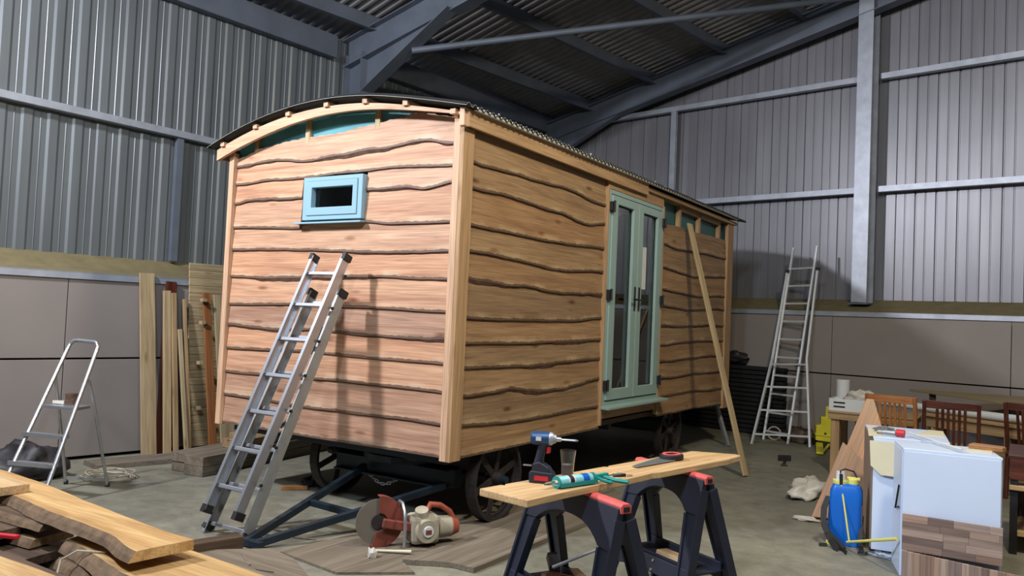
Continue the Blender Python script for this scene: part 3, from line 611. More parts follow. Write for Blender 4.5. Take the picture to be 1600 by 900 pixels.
for foot, ftop in ((V(-3.455, -0.773, 0), V(-3.375, -0.95, 0.88)), (V(-3.138, -0.595, 0), V(-3.01, -0.87, 0.89))):
    k = 0 if foot.x < -3.3 else 1; a = lp((fL, fR)[k], (tL, tR)[k], 0.93)
    g_ = MB(); g_.tube([a, a.lerp(ftop, 0.6) + Z * 0.008, ftop - Z * 0.03, ftop.lerp(foot, 0.2), foot], 0.013, 8); lg_ = g_.build('rear_leg', M['aludull'], sl_, smooth=True); MB().cyl(foot, foot + Z * 0.03, 0.018, n=10).build('foot_cap', M['black'], lg_)
a, b = V(-3.45, -0.785, 0.06), V(-3.13, -0.61, 0.06); MB().beam(a, b, 0.012, 0.02).build('rear_brace', M['aludull'], sl_)
for f_ in (fL, fR): MB().cyl(f_, f_ + Z * 0.035, 0.02, n=10).build('foot_cap', M['black'], sl_)
pot = thing('paint_pot', 'small dark tub with rag sitting on the stepladder platform', 'pot', (-3.17, -0.93, 0.714))
MB().cyl((-3.17, -0.93, 0.713), (-3.17, -0.93, 0.80), 0.042, 0.05, 18).build('tub', M['oldwood'], pot, smooth=True); MB().obox((-3.24, -0.98, 0.727), wv, V(-0.4, 0.9, 0), Z, 0.10, 0.06, 0.026).rough(0.006).build('rag', M['bagpl'], pot)

# ------------------------------------------------------------------ loose plank leaning on the side wall
pl = thing('leaning_plank', 'long narrow pale plank leaning on the hut side right of the doors', 'plank', (0.93, 4.0, 0))
MB().beam((0.925, 4.02, 0.012), (0.068, 4.40, 2.76), 0.095, 0.022, V(0.35, -0.05, 0.3)).build('plank', M['pine'], pl, grain=(-0.857, 0.38, 2.75), bevel=0.002)

# ------------------------------------------------------------------ ladder at the back wall
l2 = thing('combination_ladder', 'tall aluminium ladder with flared feet leaning on the back wall', 'ladder', (0.6, 6.9, 0))
Af = [V(0.291, 7.076, 0), V(0.667, 6.91, 0)]; At = [V(0.446, 7.831, 2.80), V(0.819, 7.669, 2.81)]
for a, b in zip(Af, At): MB().beam(a, b, 0.026, 0.055, Y1).build('rail', M['alulit'], l2)
for k in range(10):
    t = 0.045 + k * 0.0935; MB().beam(Af[0].lerp(At[0], t), Af[1].lerp(At[1], t), 0.028, 0.026).build('rung', M['alulit'], l2)
Bk = [V(0.322, 7.30, 1.151), V(0.84, 7.126, 1.187)]; Bt = [V(0.405, 7.681, 2.442), V(0.870, 7.496, 2.468)]; Bf = [V(0.303, 6.43, 0), V(0.979, 6.821, 0)]
for i in (0, 1):
    rr = MB().beam(Bf[i], Bk[i], 0.026, 0.05, Y1).build('lower_rail', M['alulit'], l2); rr = MB().beam(Bk[i], Bt[i], 0.026, 0.05, Y1).build('rail', M['alulit'], l2); MB().obox(Bt[i], X1, Y1, Z, 0.05, 0.09, 0.04).build('hook', M['black'], rr)
for k in range(4):
    t = 0.12 + k * 0.27; MB().beam(Bf[0].lerp(Bk[0], t), Bf[1].lerp(Bk[1], t), 0.026, 0.024).build('rung', M['alulit'], l2)

# ------------------------------------------------------------------ trestles and plank
def trestle(c, ax, label, L=0.70, items=True):
    """two moulded frames hinged at the top; c centre of top rail, ax its direction"""
    ax = Vector(ax).normalized(); pr = Z.cross(ax).normalized(); H = 0.755
    t = thing('sawhorse', label, 'trestle', (c[0], c[1], 0), 'folding plastic sawhorses')
    c = V(c[0], c[1], H)
    for s_ in (-1, 1):
        sp = 0.20 * s_; Yd = (pr * sp + -Z * H); Ln = Yd.length; Yd.normalize(); N = ax.cross(Yd).normalized() * (1 if s_ > 0 else -1)
        O = c + pr * s_ * 0.018; hl = L / 2
        outer = []; 
        # one moulded half: top beam with arched opening and two splayed channel legs
        arch = [(-hl + 0.085 + (2 * hl - 0.17) * i / 14, 0.10 + 0.085 * (abs((i - 7) / 7.0)) ** 2.6) for i in range(15)]
        poly_top = [(-hl, 0.0), (hl, 0.0)] + [(hl + 0.01, 0.19)] + [(x, y) for x, y in arch[::-1]] + [(-hl - 0.01, 0.19)]
        fr = MB().prism(poly_top, O, ax, Yd, N, -0.018, 0.018).build('top_frame', M['navy'], t, bevel=0.004)
        for e in (-1, 1):
            x0, x1 = e * (hl + 0.01), e * (hl - 0.085); bxo, bxi = e * (hl + 0.075), e * (hl - 0.0)
            m = MB(); m.prism([(x0, 0.185), (bxo, Ln), (bxi, Ln), (x1, 0.185)], O, ax, Yd, N, -0.014, 0.010)
            m.prism([(x0, 0.05), (bxo, Ln), (bxo - e * 0.018, Ln), (x0 - e * 0.018, 0.05)], O, ax, Yd, N, -0.03, 0.026)
            m.prism([(x1, 0.19), (bxi, Ln), (bxi + e * 0.014, Ln), (x1 + e * 0.014, 0.19)], O, ax, Yd, N, -0.022, 0.022)
            lg_ = m.build('leg', M['navy'], t, bevel=0.002); MB().prism([(bxo + e * .004, Ln - 0.03), (bxo + e * .004, Ln + 0.002), (bxi - e * .004, Ln + 0.002), (bxi - e * .004, Ln - 0.03)], O, ax, Yd, N, -0.034, 0.03).build('foot_pad', M['black'], lg_)
        MB().prism([(-hl - 0.03, 0.47), (hl + 0.03, 0.47), (hl + 0.04, 0.56), (hl - 0.06, 0.575), (0.12, 0.555), (-0.12, 0.555), (-hl + 0.06, 0.575), (-hl - 0.04, 0.56)], O, ax, Yd, N, -0.012, 0.012).build('cross_rail', M['navy'], t, bevel=0.003)
        for q in (0.10, 0.0): MB().cyl(O + ax * 0.05 + Yd * (0.49 + q * 0.5) + N * 0.012, O + ax * 0.05 + Yd * (0.49 + q * 0.5) + N * 0.018, 0.008, n=8).build('rivet', M['alu'], t)
    zs = H * (1 - 0.66)
    MB().obox(V(c.x, c.y, zs + 0.01), ax, pr, Z, L + 0.02, 0.24, 0.012).obox(V(c.x, c.y, zs + 0.03) + pr * 0.115, ax, pr, Z, L, 0.014, 0.05).obox(V(c.x, c.y, zs + 0.03) - pr * 0.115, ax, pr, Z, L, 0.014, 0.05).build('shelf', M['navy'], t, bevel=0.003)
    m = MB(); m.prism([(-0.028, -0.02), (0.028, -0.02), (0.03, 0.012), (0.018, 0.024), (-0.018, 0.024), (-0.03, 0.012)], c - ax * (L / 2 + 0.01), pr, Z, ax, 0, L + 0.02)
    m.build('top_rail', M['orangered'], t, bevel=0.003)
    MB().obox(c + ax * (L / 2 + 0.012), ax, pr, Z, 0.008, 0.03, 0.02).build('end_cap', M['black'], t)
    return c, ax, pr, zs
h1 = trestle((1.60, -1.12), (0.88, -0.47, 0), 'black plastic sawhorse with orange-red rail, nearest the camera, offcuts on its shelf')
h2 = trestle((1.72, -0.23), (0.88, -0.47, 0), 'black plastic sawhorse with orange-red rail, under the far end of the plank', 0.58)
# waney plank with two notches, as in the picture
m = MB(); PA, PB = V(1.35, -1.61, 0), V(1.68, 0.17, 0); PD = (PB - PA).normalized(); PN = V(PD.y, -PD.x, 0)
far = [(0, 0), (0.10, 0.0), (0.135, 0.0), (0.145, 0.02), (0.165, 0.0), (0.6, 0.002), (0.92, 0.0), (0.945, 0.022), (0.965, 0.0), (1.4, 0.004), (1.82, 0)]
near = [(1.96, 0.22), (1.94, 0.265), (1.75, 0.285), (1.3, 0.275), (1.05, 0.27), (1.0, 0.255), (0.94, 0.262), (0.7, 0.27), (0.3, 0.272), (0.0, 0.285)]
m.prism([(a, b) for a, b in far + near][::-1], PA, PD, PN, Z, 0.779, 0.812)
plank = m.build('sawn_board', M['plank'], None, grain=PD, bevel=0.004)
tag(plank, 'waney pale board lying across the two sawhorses under the power tools', 'board')
ZP = 0.812
def on(x, y, z=0.0): return V(x, y, ZP + z)
# impact driver
dr = thing('impact_driver', 'dark blue cordless impact driver standing on its battery on the board', 'drill', (1.46, -1.24, ZP))
D1 = V(0.93, 0.37, 0); D2 = V(-0.37, 0.93, 0); c0 = V(1.485, -1.295, ZP)
m = MB(); m.prism([(-0.055, 0), (0.062, 0), (0.066, 0.012), (0.056, 0.052), (-0.045, 0.058), (-0.058, 0.045)], c0 - D2 * 0.036, D1, Z, D2, 0.0, 0.072); m.build('battery', M['navy'], dr, bevel=0.006)
MB().prism([(-0.03, 0.014), (0.035, 0.014), (0.035, 0.034), (-0.03, 0.036)], c0 - D2 * 0.0385, D1, Z, D2, 0, 0.003).build('battery_label', M['redp'], dr)
MB().prism([(-0.045, 0.05), (0.052, 0.05), (0.035, 0.075), (-0.01, 0.10), (-0.042, 0.09)], c0 - D2 * 0.032, D1, Z, D2, 0, 0.064).build('battery_foot', M['navy'], dr, bevel=0.006)
MB().tube([c0 + D1 * -0.018 + Z * 0.075, c0 + D1 * -0.012 + Z * 0.12, c0 + D1 * 0.0 + Z * 0.165, c0 + D1 * 0.004 + Z * 0.185], [0.026, 0.020, 0.022, 0.026], 14).build('grip', M['navy'], dr, smooth=True)
MB().prism([(0.018, 0.135), (0.036, 0.14), (0.038, 0.165), (0.02, 0.17)], c0 - D2 * 0.01, D1, Z, D2, 0, 0.02).build('trigger', M['redp'], dr, bevel=0.002)
hb = c0 + Z * 0.205
MB().tube([hb - D1 * 0.058, hb - D1 * 0.05, hb + D1 * 0.02, hb + D1 * 0.034], [0.022, 0.031, 0.033, 0.030], 18).build('motor_housing', M['drillblue'], dr, smooth=True)
MB().prism([(-0.03, -0.008), (-0.005, -0.008), (-0.005, 0.010), (-0.03, 0.010)], hb - D2 * 0.0345, D1, Z, D2, 0, 0.003).build('side_badge', M['whiteplastic'], dr)
MB().tube([hb + D1 * 0.030, hb + D1 * 0.042, hb + D1 * 0.05, hb + D1 * 0.062], [0.031, 0.030, 0.022, 0.017], 18).build('nose_cone', M['galv'], dr, smooth=True)
MB().cyl(hb + D1 * 0.06, hb + D1 * 0.085, 0.012, 0.010, 12).cyl(hb + D1 * 0.085, hb + D1 * 0.15, 0.005, 0.005, 8).cyl(hb + D1 * 0.15, hb + D1 * 0.165, 0.006, 0.002, 8).build('driver_bit', M['alu'], dr, smooth=True)
MB().obox(c0 - D1 * 0.07 - D2 * 0.0 + Z * 0.075, D1, D2, Z, 0.04, 0.012, 0.006).build('belt_hook', M['alu'], dr)
# caulking gun with cartridge
cg = thing('caulking_gun', 'teal caulking gun loaded with a pale tube lying on the board', 'caulking gun', (1.68, -1.1, ZP))
Gd = V(0.30, 0.95, 0).normalized(); g0 = V(1.605, -1.365, ZP + 0.027); Gs = V(Gd.y, -Gd.x, 0)
MB().tube([g0 - Gd * 0.075, g0 - Gd * 0.005], [0.006, 0.013], 12).build('nozzle', M['clearpl'], cg, smooth=True)
MB().tube([g0, g0 + Gd * 0.006, g0 + Gd * 0.215], [0.02, 0.025, 0.025], 20).build('cartridge', M['cart'], cg, smooth=True)
MB().cyl(g0 + Gd * 0.055, g0 + Gd * 0.10, 0.0256, n=20).build('cartridge_band', M['whiteplastic'], cg, smooth=True); MB().cyl(g0 + Gd * 0.065, g0 + Gd * 0.09, 0.0260, n=20).build('cartridge_print', M['navy'], cg, smooth=True)
MB().cyl(g0 + Gd * 0.15, g0 + Gd * 0.19, 0.0256, n=20).build('cartridge_band', M['bluep'], cg, smooth=True)
MB().beam(g0 + Gs * 0.027 - Z * 0.012, g0 + Gs * 0.027 + Gd * 0.24 - Z * 0.012, 0.004, 0.018).beam(g0 - Gs * 0.027 - Z * 0.012, g0 - Gs * 0.027 + Gd * 0.24 - Z * 0.012, 0.004, 0.018).cyl(g0 - Gd * 0.004, g0 + Gd * 0.002, 0.028, n=20).cyl(g0 + Gd * 0.222, g0 + Gd * 0.235, 0.026, n=16).build('cradle', M['tealp'], cg)
MB().beam(g0 + Gd * 0.23, g0 + Gd * 0.33 + Z * 0.004, 0.02, 0.022).tube([g0 + Gd * 0.30, g0 + Gd * 0.33 + Gs * 0.05 - Z * 0.012, g0 + Gd * 0.36 + Gs * 0.11 - Z * 0.014], 0.010, 8).tube([g0 + Gd * 0.255, g0 + Gd * 0.26 + Gs * 0.05 - Z * 0.01, g0 + Gd * 0.275 + Gs * 0.085 - Z * 0.012], 0.008, 8).build('handle', M['tealp'], cg, smooth=True)
MB().cyl(g0 + Gd * 0.22, g0 + Gd * 0.43, 0.004, n=8).tube([g0 + Gd * 0.43, g0 + Gd * 0.435 - Gs * 0.03], 0.004, 8).build('plunger_rod', M['alu'], cg)
# clear tub
tb = MB(); pts = [(0.028, 0.002), (0.030, 0.004), (0.032, 0.05), (0.037, 0.10), (0.040, 0.125), (0.0385, 0.125), (0.0355, 0.10), (0.0305, 0.05), (0.0285, 0.006)]
ctr = V(1.50, -1.07, ZP)
prev = None; n = 20; vs = []; fs = []
for r_, z in pts: vs += [ctr + V(r_ * math.cos(2 * math.pi * j / n), r_ * math.sin(2 * math.pi * j / n), z) for j in range(n)]
for i in range(len(pts) - 1):
    for j in range(n): fs.append((i * n + j, i * n + (j + 1) % n, (i + 1) * n + (j + 1) % n, (i + 1) * n + j))
fs += [tuple(range(n))[::-1], tuple((len(pts) - 1) * n + j for j in range(n))]; tb.add(vs, fs)
cup = thing('clear_tub', 'clear plastic tub half full standing behind the teal caulking gun', 'tub', tuple(ctr)); tb.build('tub', M['clearpl'], cup, smooth=True); MB().cyl(ctr + Z * 0.007, ctr + Z * 0.055, 0.0275, 0.0295, 18).build('contents', M['greybag'], cup, smooth=True)
# handsaw
hs = thing('handsaw', 'handsaw with red and black grip lying across the board', 'saw', (1.68, -0.35, ZP))
s0 = V(1.675, -0.62, ZP + 0.006); sd = V(0.18, 0.98, 0).normalized(); sn = V(-sd.y, sd.x, 0)
MB().prism([(0, 0.0), (0, 0.035), (0.36, 0.10), (0.36, -0.01)], s0, sd, sn, Z, 0.0, 0.002).build('blade', M['alu'], hs)
hp = s0 + sd * 0.41 + sn * 0.045
MB().band([(0.085 * math.cos(a) * 0.95, 0.062 * math.sin(a)) for a in [i * math.pi / 10 for i in range(20)]], [(0.048 * math.cos(a), 0.024 * math.sin(a)) for a in [i * math.pi / 10 for i in range(20)]], hp, sd, sn, Z, -0.004, 0.024, closed=True).build('handle', M['black'], hs, bevel=0.005)
MB().band([(0.068 * math.cos(a) * 0.95, 0.048 * math.sin(a)) for a in [i * math.pi / 10 for i in range(20)]], [(0.052 * math.cos(a), 0.028 * math.sin(a)) for a in [i * math.pi / 10 for i in range(20)]], hp, sd, sn, Z, 0.023, 0.029, closed=True).build('grip_insert', M['orangered'], hs, bevel=0.002)
tp = thing('tape_measure', 'small grey folding knife lying beside the caulking gun handle', 'knife', (1.70, -0.90, ZP)); tp.name = 'folding_knife'; WM[tp.name] = WM['tape_measure']
MB().obox(V(1.70, -0.90, ZP + 0.008), V(0.6, 0.8, 0).normalized(), V(-0.8, 0.6, 0).normalized(), Z, 0.07, 0.018, 0.014).build('scales', M['black'], tp, bevel=0.003)
MB().obox(V(1.735, -0.853, ZP + 0.006), V(0.6, 0.8, 0).normalized(), V(-0.8, 0.6, 0).normalized(), Z, 0.03, 0.012, 0.003).build('blade', M['alu'], tp)
# tools on the trestle shelves
c, ax, pr, zs = h1
for k, (u, v, L_, a, mt) in enumerate(((-0.08, 0.0, 0.30, 0.3, 'oldwood'), (0.02, 0.04, 0.34, -0.25, 'oldwood'), (0.05, -0.05, 0.26, 0.6, 'darkwood'), (-0.15, -0.04, 0.22, -0.5, 'tarp'))):
    d = (ax * math.cos(a) + pr * math.sin(a)); p_ = V(c.x, c.y, zs + 0.042 + 0.03 * k) + ax * u + pr * v
    tag(MB().beam(p_ - d * L_ / 2, p_ + d * L_ / 2, 0.05, 0.028).rough(0.004).build('wood_offcut', M[mt], None, grain=d), ['brown offcut at the bottom of the pile on the nearest sawhorse shelf', 'brown offcut lying second on the nearest sawhorse shelf', 'reddish offcut third in the pile on the nearest sawhorse shelf', 'short black offcut topping the pile on the nearest sawhorse shelf'][k], 'offcut', 'offcuts on the nearest sawhorse shelf')
p_ = V(c.x, c.y, zs + 0.175) + ax * 0.02 + pr * 0.0
tag(MB().beam(p_ - V(.09, .1, .02), p_ + V(0.07, 0.09, 0.06), 0.02, 0.008).build('chisel', M['galv'], None), 'thin grey steel bar sticking up from the offcuts on the sawhorse shelf', 'chisel')
c, ax, pr, zs = h2
tag(MB().beam(V(c.x, c.y, zs + 0.034) - ax * 0.06, V(c.x, c.y, zs + 0.034) + ax * 0.2, 0.09, 0.022).rough(0.008).build('wood_offcut', M['plank'], None, grain=ax, bevel=0.004), 'pale sliver of wood on the far sawhorse shelf', 'offcut')

# ------------------------------------------------------------------ disc cutter on the floor
dc = thing('disc_cutter', 'dusty red and cream petrol disc cutter lying on the floor by the drawbar', 'disc cutter', (-0.2, -0.25, 0))
A1 = V(0.70, 0.71, 0); A2 = V(0.71, -0.70, 0)       # along machine, towards camera
b0 = V(-0.33, -0.37, 0.165)
Nn = (V(0.80, -0.50, 0.0)).normalized(); Un = V(0.50, 0.80, 0).normalized()
MB().cyl(b0 - Nn * 0.004, b0 + Nn * 0.004, 0.150, n=40).build('cutting_disc', M['disc'], dc)
MB().cyl(b0 - Nn * 0.012, b0 + Nn * 0.015, 0.045, n=20).build('flange', M['iron'], dc)
def P2(r, a): return (r * math.cos(a), r * math.sin(a))
aa = [math.radians(-105 + 195 * i / 20) for i in range(21)]
g_ = MB(); g_.band([P2(0.172, a) for a in aa], [P2(0.060, a) for a in aa], b0, Un, Z, Nn, 0.018, 0.026); g_.band([P2(0.174, a) for a in aa], [P2(0.164, a) for a in aa], b0, Un, Z, Nn, -0.03, 0.026)
g_.build('blade_guard', M['cuttershade'], dc, bevel=0.003)
e = b0 + Un * 0.30 + V(0.03, -0.01, -0.055)
MB().beam(b0 + Nn * 0.05 + Un * 0.02, e + Nn * 0.04, 0.035, 0.06).build('belt_arm', M['cuttershade'], dc, bevel=0.008)
m = MB(); m.obox(e, Un, Nn, Z, 0.20, 0.17, 0.19); m.build('engine_block', M['cuttergrey'], dc, bevel=0.03, smooth=False)
MB().cyl(e + Nn * 0.07, e + Nn * 0.115, 0.085, 0.075, 24).build('starter_cover', M['cuttergrey'], dc, smooth=True)
MB().cyl(e + Nn * 0.113, e + Nn * 0.125, 0.04, 0.035, 20).build('recoil_cap', M['whiteplastic'], dc, smooth=True); MB().obox(e + Nn * 0.127, Un, Nn, Z, 0.04, 0.004, 0.028).build('maker_plate', M['cuttershade'], dc)
MB().cyl(e + Z * 0.08 + Un * -0.02 + Nn * 0.03, e + Z * 0.135 + Un * -0.03 + Nn * 0.05, 0.05, 0.045, 18).build('air_filter', M['cuttergrey'], dc, smooth=True)
MB().tube([e + Un * 0.02 + Z * 0.10, e + Un * 0.05 + Z * 0.155, e + Un * 0.12 + Z * 0.145, e + Un * 0.19 + Z * 0.10, e + Un * 0.22 + Z * 0.04], [0.02, 0.022, 0.02, 0.02, 0.025], 10).build('rear_handle', M['cutterorange'], dc, smooth=True)
MB().cyl(e + Un * 0.10, e + Un * 0.20, 0.075, 0.07, 20).build('fuel_tank', M['cuttergrey'], dc, smooth=True); MB().cyl(e + Un * 0.195, e + Un * 0.25, 0.071, 0.05, 20).build('tank_cap', M['cutterorange'], dc, smooth=True)
hf = b0 + Un * 0.145 + V(0.05, -0.04, 0)
MB().tube([hf - Nn * -0.10 - Z * 0.14, hf + Nn * 0.10 + Z * 0.02, hf + Nn * 0.075 + Z * 0.09, hf + Nn * 0.03 + Z * 0.135, hf - Nn * 0.04 + Z * 0.135, hf - Nn * 0.08 + Z * 0.07, hf - Nn * 0.09 - Z * 0.05], 0.011, 10).build('front_handle', M['alu'], dc, smooth=True)
# bits round the cutter
bt = MB().cyl(V(-0.16, -0.58, 0.012), V(0.06, -0.46, 0.018), 0.007, 0.012, 10); tag(bt.build('nozzle_tube', M['cream'], None, smooth=True), 'pale plastic nozzle lying on the floor in front of the disc cutter', 'tube')
m = MB(); r9 = random.Random(4)
m.tube([V(-0.10, -0.66, 0.006), V(-0.10, -0.665, 0.03), V(-0.105, -0.66, 0.055)], [0.035, 0.03, 0.016], 9).rough(0.008); tag(m.build('crumpled_wrapper', M['bagpl'], None), 'small crumpled white wrapper on the floor by the cutter blade', 'wrapper')

# ------------------------------------------------------------------ sheets and boards on the floor
def flat(name, pts, z0, z1, mat, label, cat, g=Y1, grp=None, kind=None):
    o = MB().prism(pts, (0, 0, 0), X1, Y1, Z, z0, z1).build(name, mat, None, grain=g); return tag(o, label, cat, grp)
flat('floor_board', [(0.12, -0.62), (0.33, -0.50), (0.40, -0.47), (0.56, -0.47), (0.58, 1.9), (0.20, 2.3)], 0.002, 0.034, M['dusty'], 'long dusty brown board on the floor behind the nearest sawhorse', 'board')
flat('floor_board', [(-0.62, -0.95), (-0.05, -1.02), (0.30, -0.72), (0.105, -0.60), (0.18, 2.2), (-0.30, 2.1)], 0.001, 0.016, M['dusty'], 'thin dusty sheet on the floor under the disc cutter', 'sheet')
flat('floor_board', [(-0.35, -1.08), (-0.62, -1.02), (-0.95, -1.35), (-0.3, -1.78), (0.35, -1.75), (0.05, -1.3)], 0.001, 0.05, M['dusty'], 'dusty brown board on the floor behind the slab pile', 'board', X1)
for o in [o for o in bpy.data.objects if o.name.startswith('disc_cutter') or o.name.startswith('nozzle_tube') or o.name.startswith('crumpled_wrapper')]: o.location.z += 0.016
for o in [o for o in bpy.data.objects if o.name.startswith('disc_cutter')]: o.location.x += 0.10; o.location.y -= 0.10
# ------------------------------------------------------------------ timber stack at left rear
for k, (dx, z0, l0, l1) in enumerate(((0.0, 0.0, 0.0, 2.3), (-0.235, 0.0, 0.04, 2.3), (0.0, 0.090, 0.0, 2.2), (-0.235, 0.090, 0.03, 2.3), (-0.03, 0.18, 0.5, 2.3), (-0.262, 0.18, 0.8, 2.3))):
    a = V(-3.02 + dx, 0.15, z0 + 0.046); d = V(-0.15, 0.9887, 0)
    nm = ['front beam of the bottom layer', 'rear beam of the bottom layer', 'front beam of the middle layer', 'rear beam of the middle layer', 'front beam of the top layer', 'rear beam of the top layer'][k]
    tag(MB().beam(a + d * l0, a + d * l1, 0.225, 0.088).build('sawn_timber', M['dusty'] if z0 < 0.15 else M['pine_dull'], None, grain=d, bevel=0.004), f'brown sawn beam stacked behind the hut drawbar, {nm}', 'beam', 'sawn timbers stacked on the floor behind the hut')
# boards standing against the left wall
def stand(name, base, top, w, t, mat, label, cat='board', grp='boards standing against the left wall', n=SX):
    o = MB().beam(base, top, w, t, n).build(name, mat, None, grain=Vector(top) - Vector(base), bevel=0.003); return tag(o, label, cat, grp)
def SS(x, y, z): return S(x, y, z)
stand('pine_board', SS(-4.13, -0.245, 0.0), SS(-4.30, -0.30, 1.87), 0.155, 0.022, M['pine'], 'wide pale knotty pine board standing leftmost against the left wall')
stand('pine_board', SS(-4.10, -0.07, 0.0), SS(-4.29, -0.085, 1.70), 0.075, 0.04, M['pine'], 'narrow pine batten standing just right of the wide leftmost board')
stand('pine_board', SS(-4.05, -0.075 + 0.075, 0.0), SS(-4.27, -0.02, 1.68), 0.05, 0.03, M['pine_dull'], 'thin brown batten standing behind the narrow pine batten')
stand('pine_board', SS(-3.99, 0.085, 0.0), SS(-4.20, 0.035, 1.30), 0.04, 0.03, M['pine'], 'thin short pine batten second from the cladding panel')
stand('pine_board', SS(-4.02, 0.13, 0.0), SS(-4.24, 0.085, 1.62), 0.035, 0.03, M['pine_dull'], 'thin pine batten touching the cladding panel')
stand('fence_post', SS(-4.20, -0.10, 0.0), SS(-4.31, -0.035, 1.80), 0.11, 0.03, M['darkwood'], 'dark brown post behind the narrow pine battens', 'post')
pan = thing('cladding_panel', 'pale tongue-and-groove pine panel standing behind the left rear of the hut', 'panel', tuple(SS(-4.2, 0.5, 0)))
for k in range(24):
    z = 0.05 + k * 0.082; x = -4.20 - 0.045 * z
    MB().beam(SS(x, 0.16 - 0.05 * z / 2 + 0.03, z + 0.04), SS(x, 1.35, z + 0.04), 0.02, 0.079, Z).build('board', M['pine'], pan, grain=SY, bevel=0.004)
for k, z in enumerate((0.47, 0.95, 1.38, 1.62)): MB().obox(SS(-4.13, 0.245, z), SX, SY, Z, 0.07, 0.045, 0.035).build('batten_end', M['pine'], pan)
stand('wide_board', SS(-3.96, 0.36, 0.0), SS(-4.19, 0.30, 1.70), 0.085, 0.025, M['oak'], 'orange-brown board standing in front of the pine panel')
stand('wide_board', SS(-3.93, 0.62, 0.0), SS(-4.18, 0.56, 1.69), 0.36, 0.022, M['pine'], 'wide pale board standing beside the hut corner trim')
stand('wide_board', SS(-3.95, 1.0, 0.0), SS(-4.17, 0.92, 1.70), 0.30, 0.022, M['pine_dull'], 'wide brown board half hidden behind the hut corner')
flat('floor_plank', [tuple(S(-4.05, -0.9)[:2]), tuple(S(-3.72, -0.9)[:2]), tuple(S(-3.55, 1.3)[:2]), tuple(S(-3.9, 1.3)[:2])], 0.001, 0.045, M['dusty'], 'flat weathered plank along the foot of the left wall boards', 'plank')

# ------------------------------------------------------------------ heap, cable at far left
def sack(name, c, r, mat, label, cat, seed):
    bm_ = MB(); rr = random.Random(seed); n, k = 30, 16; vs = []
    f = [rr.uniform(0, 6) for _ in range(4)]
    for i in range(k + 1):
        ph = math.pi * i / k
        for j in range(n):
            th = 2 * math.pi * j / n; d = 1 + 0.14 * math.sin(3 * th + f[0] + 2 * ph) + 0.10 * math.sin(5 * th + f[1] - 3 * ph) + 0.08 * math.sin(7 * ph + f[2] + th) + 0.06 * math.sin(11 * th + 6 * ph + f[3]) + 0.05 * math.sin(9 * ph - 8 * th)
            z = -math.cos(ph) * r[2] * d; vs.append(V(c[0] + r[0] * d * math.sin(ph) * math.cos(th), c[1] + r[1] * d * math.sin(ph) * math.sin(th), max(0.004, c[2] + z)))
    fs = [(i * n + j, i * n + (j + 1) % n, (i + 1) * n + (j + 1) % n, (i + 1) * n + j) for i in range(k) for j in range(n)]
    bm_.add(vs, fs); return tag(bm_.build(name, mat, None, smooth='all'), label, cat)
sack('tarpaulin_heap', (-3.95, -0.88, 0.08), (0.30, 0.30, 0.20), M['tarp'], 'dark crumpled tarpaulin heap behind the stepladder', 'tarpaulin', 3)
sack('rubble_sack', (-4.08, -1.55, 0.10), (0.20, 0.28, 0.26), M['greybag'], 'grey sack slumped against the left wall panels', 'sack', 8)
cb = MB(); P_ = []
for i in range(90): a = i * 0.28; r_ = 0.17 + 0.04 * math.sin(i * 0.37); P_.append(V(-3.42 + r_ * math.cos(a) * 1.15, -0.42 + r_ * math.sin(a), 0.012 + 0.0006 * i + 0.006 * math.sin(i)))
cb.tube(P_, 0.006, 6); tag(cb.build('cable_coil', M['cable'], None, smooth=True), 'loose coil of pale cable on the floor behind the stepladder', 'cable')

# ------------------------------------------------------------------ foreground slab pile
def slab(name, far, near, z, t, mat, label, seed, grp='rough slabs in the foreground pile', bark=0.05):
    """slab with a sawn far edge and a barky near edge; far/near are (x, y) points in x order"""
    w = wob(seed); vs = []; n = 40; x0 = far[0][0]; x1 = far[-1][0]; K = 6; y_n0, y_n1 = near[0], near[-1]
    for i in range(n + 1):
        u = i / n; xf = x0 + (x1 - x0) * u; xn = y_n0[0] + (y_n1[0] - y_n0[0]) * u
        yf_ = interp(far, xf) + w(xf * 2) * 0.4; yn = interp(near, xn) + w(xn * 1.6) * 1.1; bk = bark * (1 + 18 * wob(seed + 1)(xn * 1.5))
        vs += [V(xf, yf_, z), V(xn * 0.5 + xf * 0.5, (yf_ + yn) / 2, z + 0.001), V(xn, yn, z), V(xn, yn - bk * 0.6, z - t * 0.45), V(xn, yn - bk, z - t), V(xf, yf_, z - t)]
    fs, mi = [], []
    for i in range(n):
        a, b = i * K, (i + 1) * K
        for j in range(K): k = (j + 1) % K; fs.append([a + j, a + k, b + k, b + j]); mi.append(1 if j in (2, 3) else 0)
    fs += [list(range(K)), [n * K + j for j in range(K)][::-1]]; mi += [0, 0]
    mb = MB(); mb.v = vs; mb.f = fs; mb.m = mi; return tag(mb.build(name, [mat, M['slabbark']], None, grain=X1), label, 'slab', grp)
M['slabbark'] = plain('grey_brown_bark', hexc(104, 84, 62), 0.9, 0, 0.4, 16, 0.7)
slab('timber_slab', [(-2.9, -1.75), (-2.46, -1.79), (-0.10, -1.99)], [(-2.9, -2.04), (-2.2, -2.06), (-1.61, -2.09), (-1.14, -2.16), (-0.52, -2.18), (-0.13, -2.285)], 0.40, 0.05, M['slab'], 'longest fresh waney slab topping the foreground pile, its cut end facing right', 21, bark=0.045)
slab('timber_slab', [(-0.95, -1.92), (-0.27, -1.90), (1.3, -1.97)], [(-0.88, -2.19), (-0.12, -2.32), (1.3, -2.42)], 0.30, 0.055, M['slab'], 'orange slab just beneath the longest slab, running out of view at the bottom', 33, bark=0.05)
slab('timber_slab', [(-1.8, -2.70), (-0.51, -2.70), (0.10, -2.69)], [(-1.8, -3.1), (0.10, -3.15)], 0.40, 0.05, M['slab'], 'pale slab in the bottom left corner of view', 44)
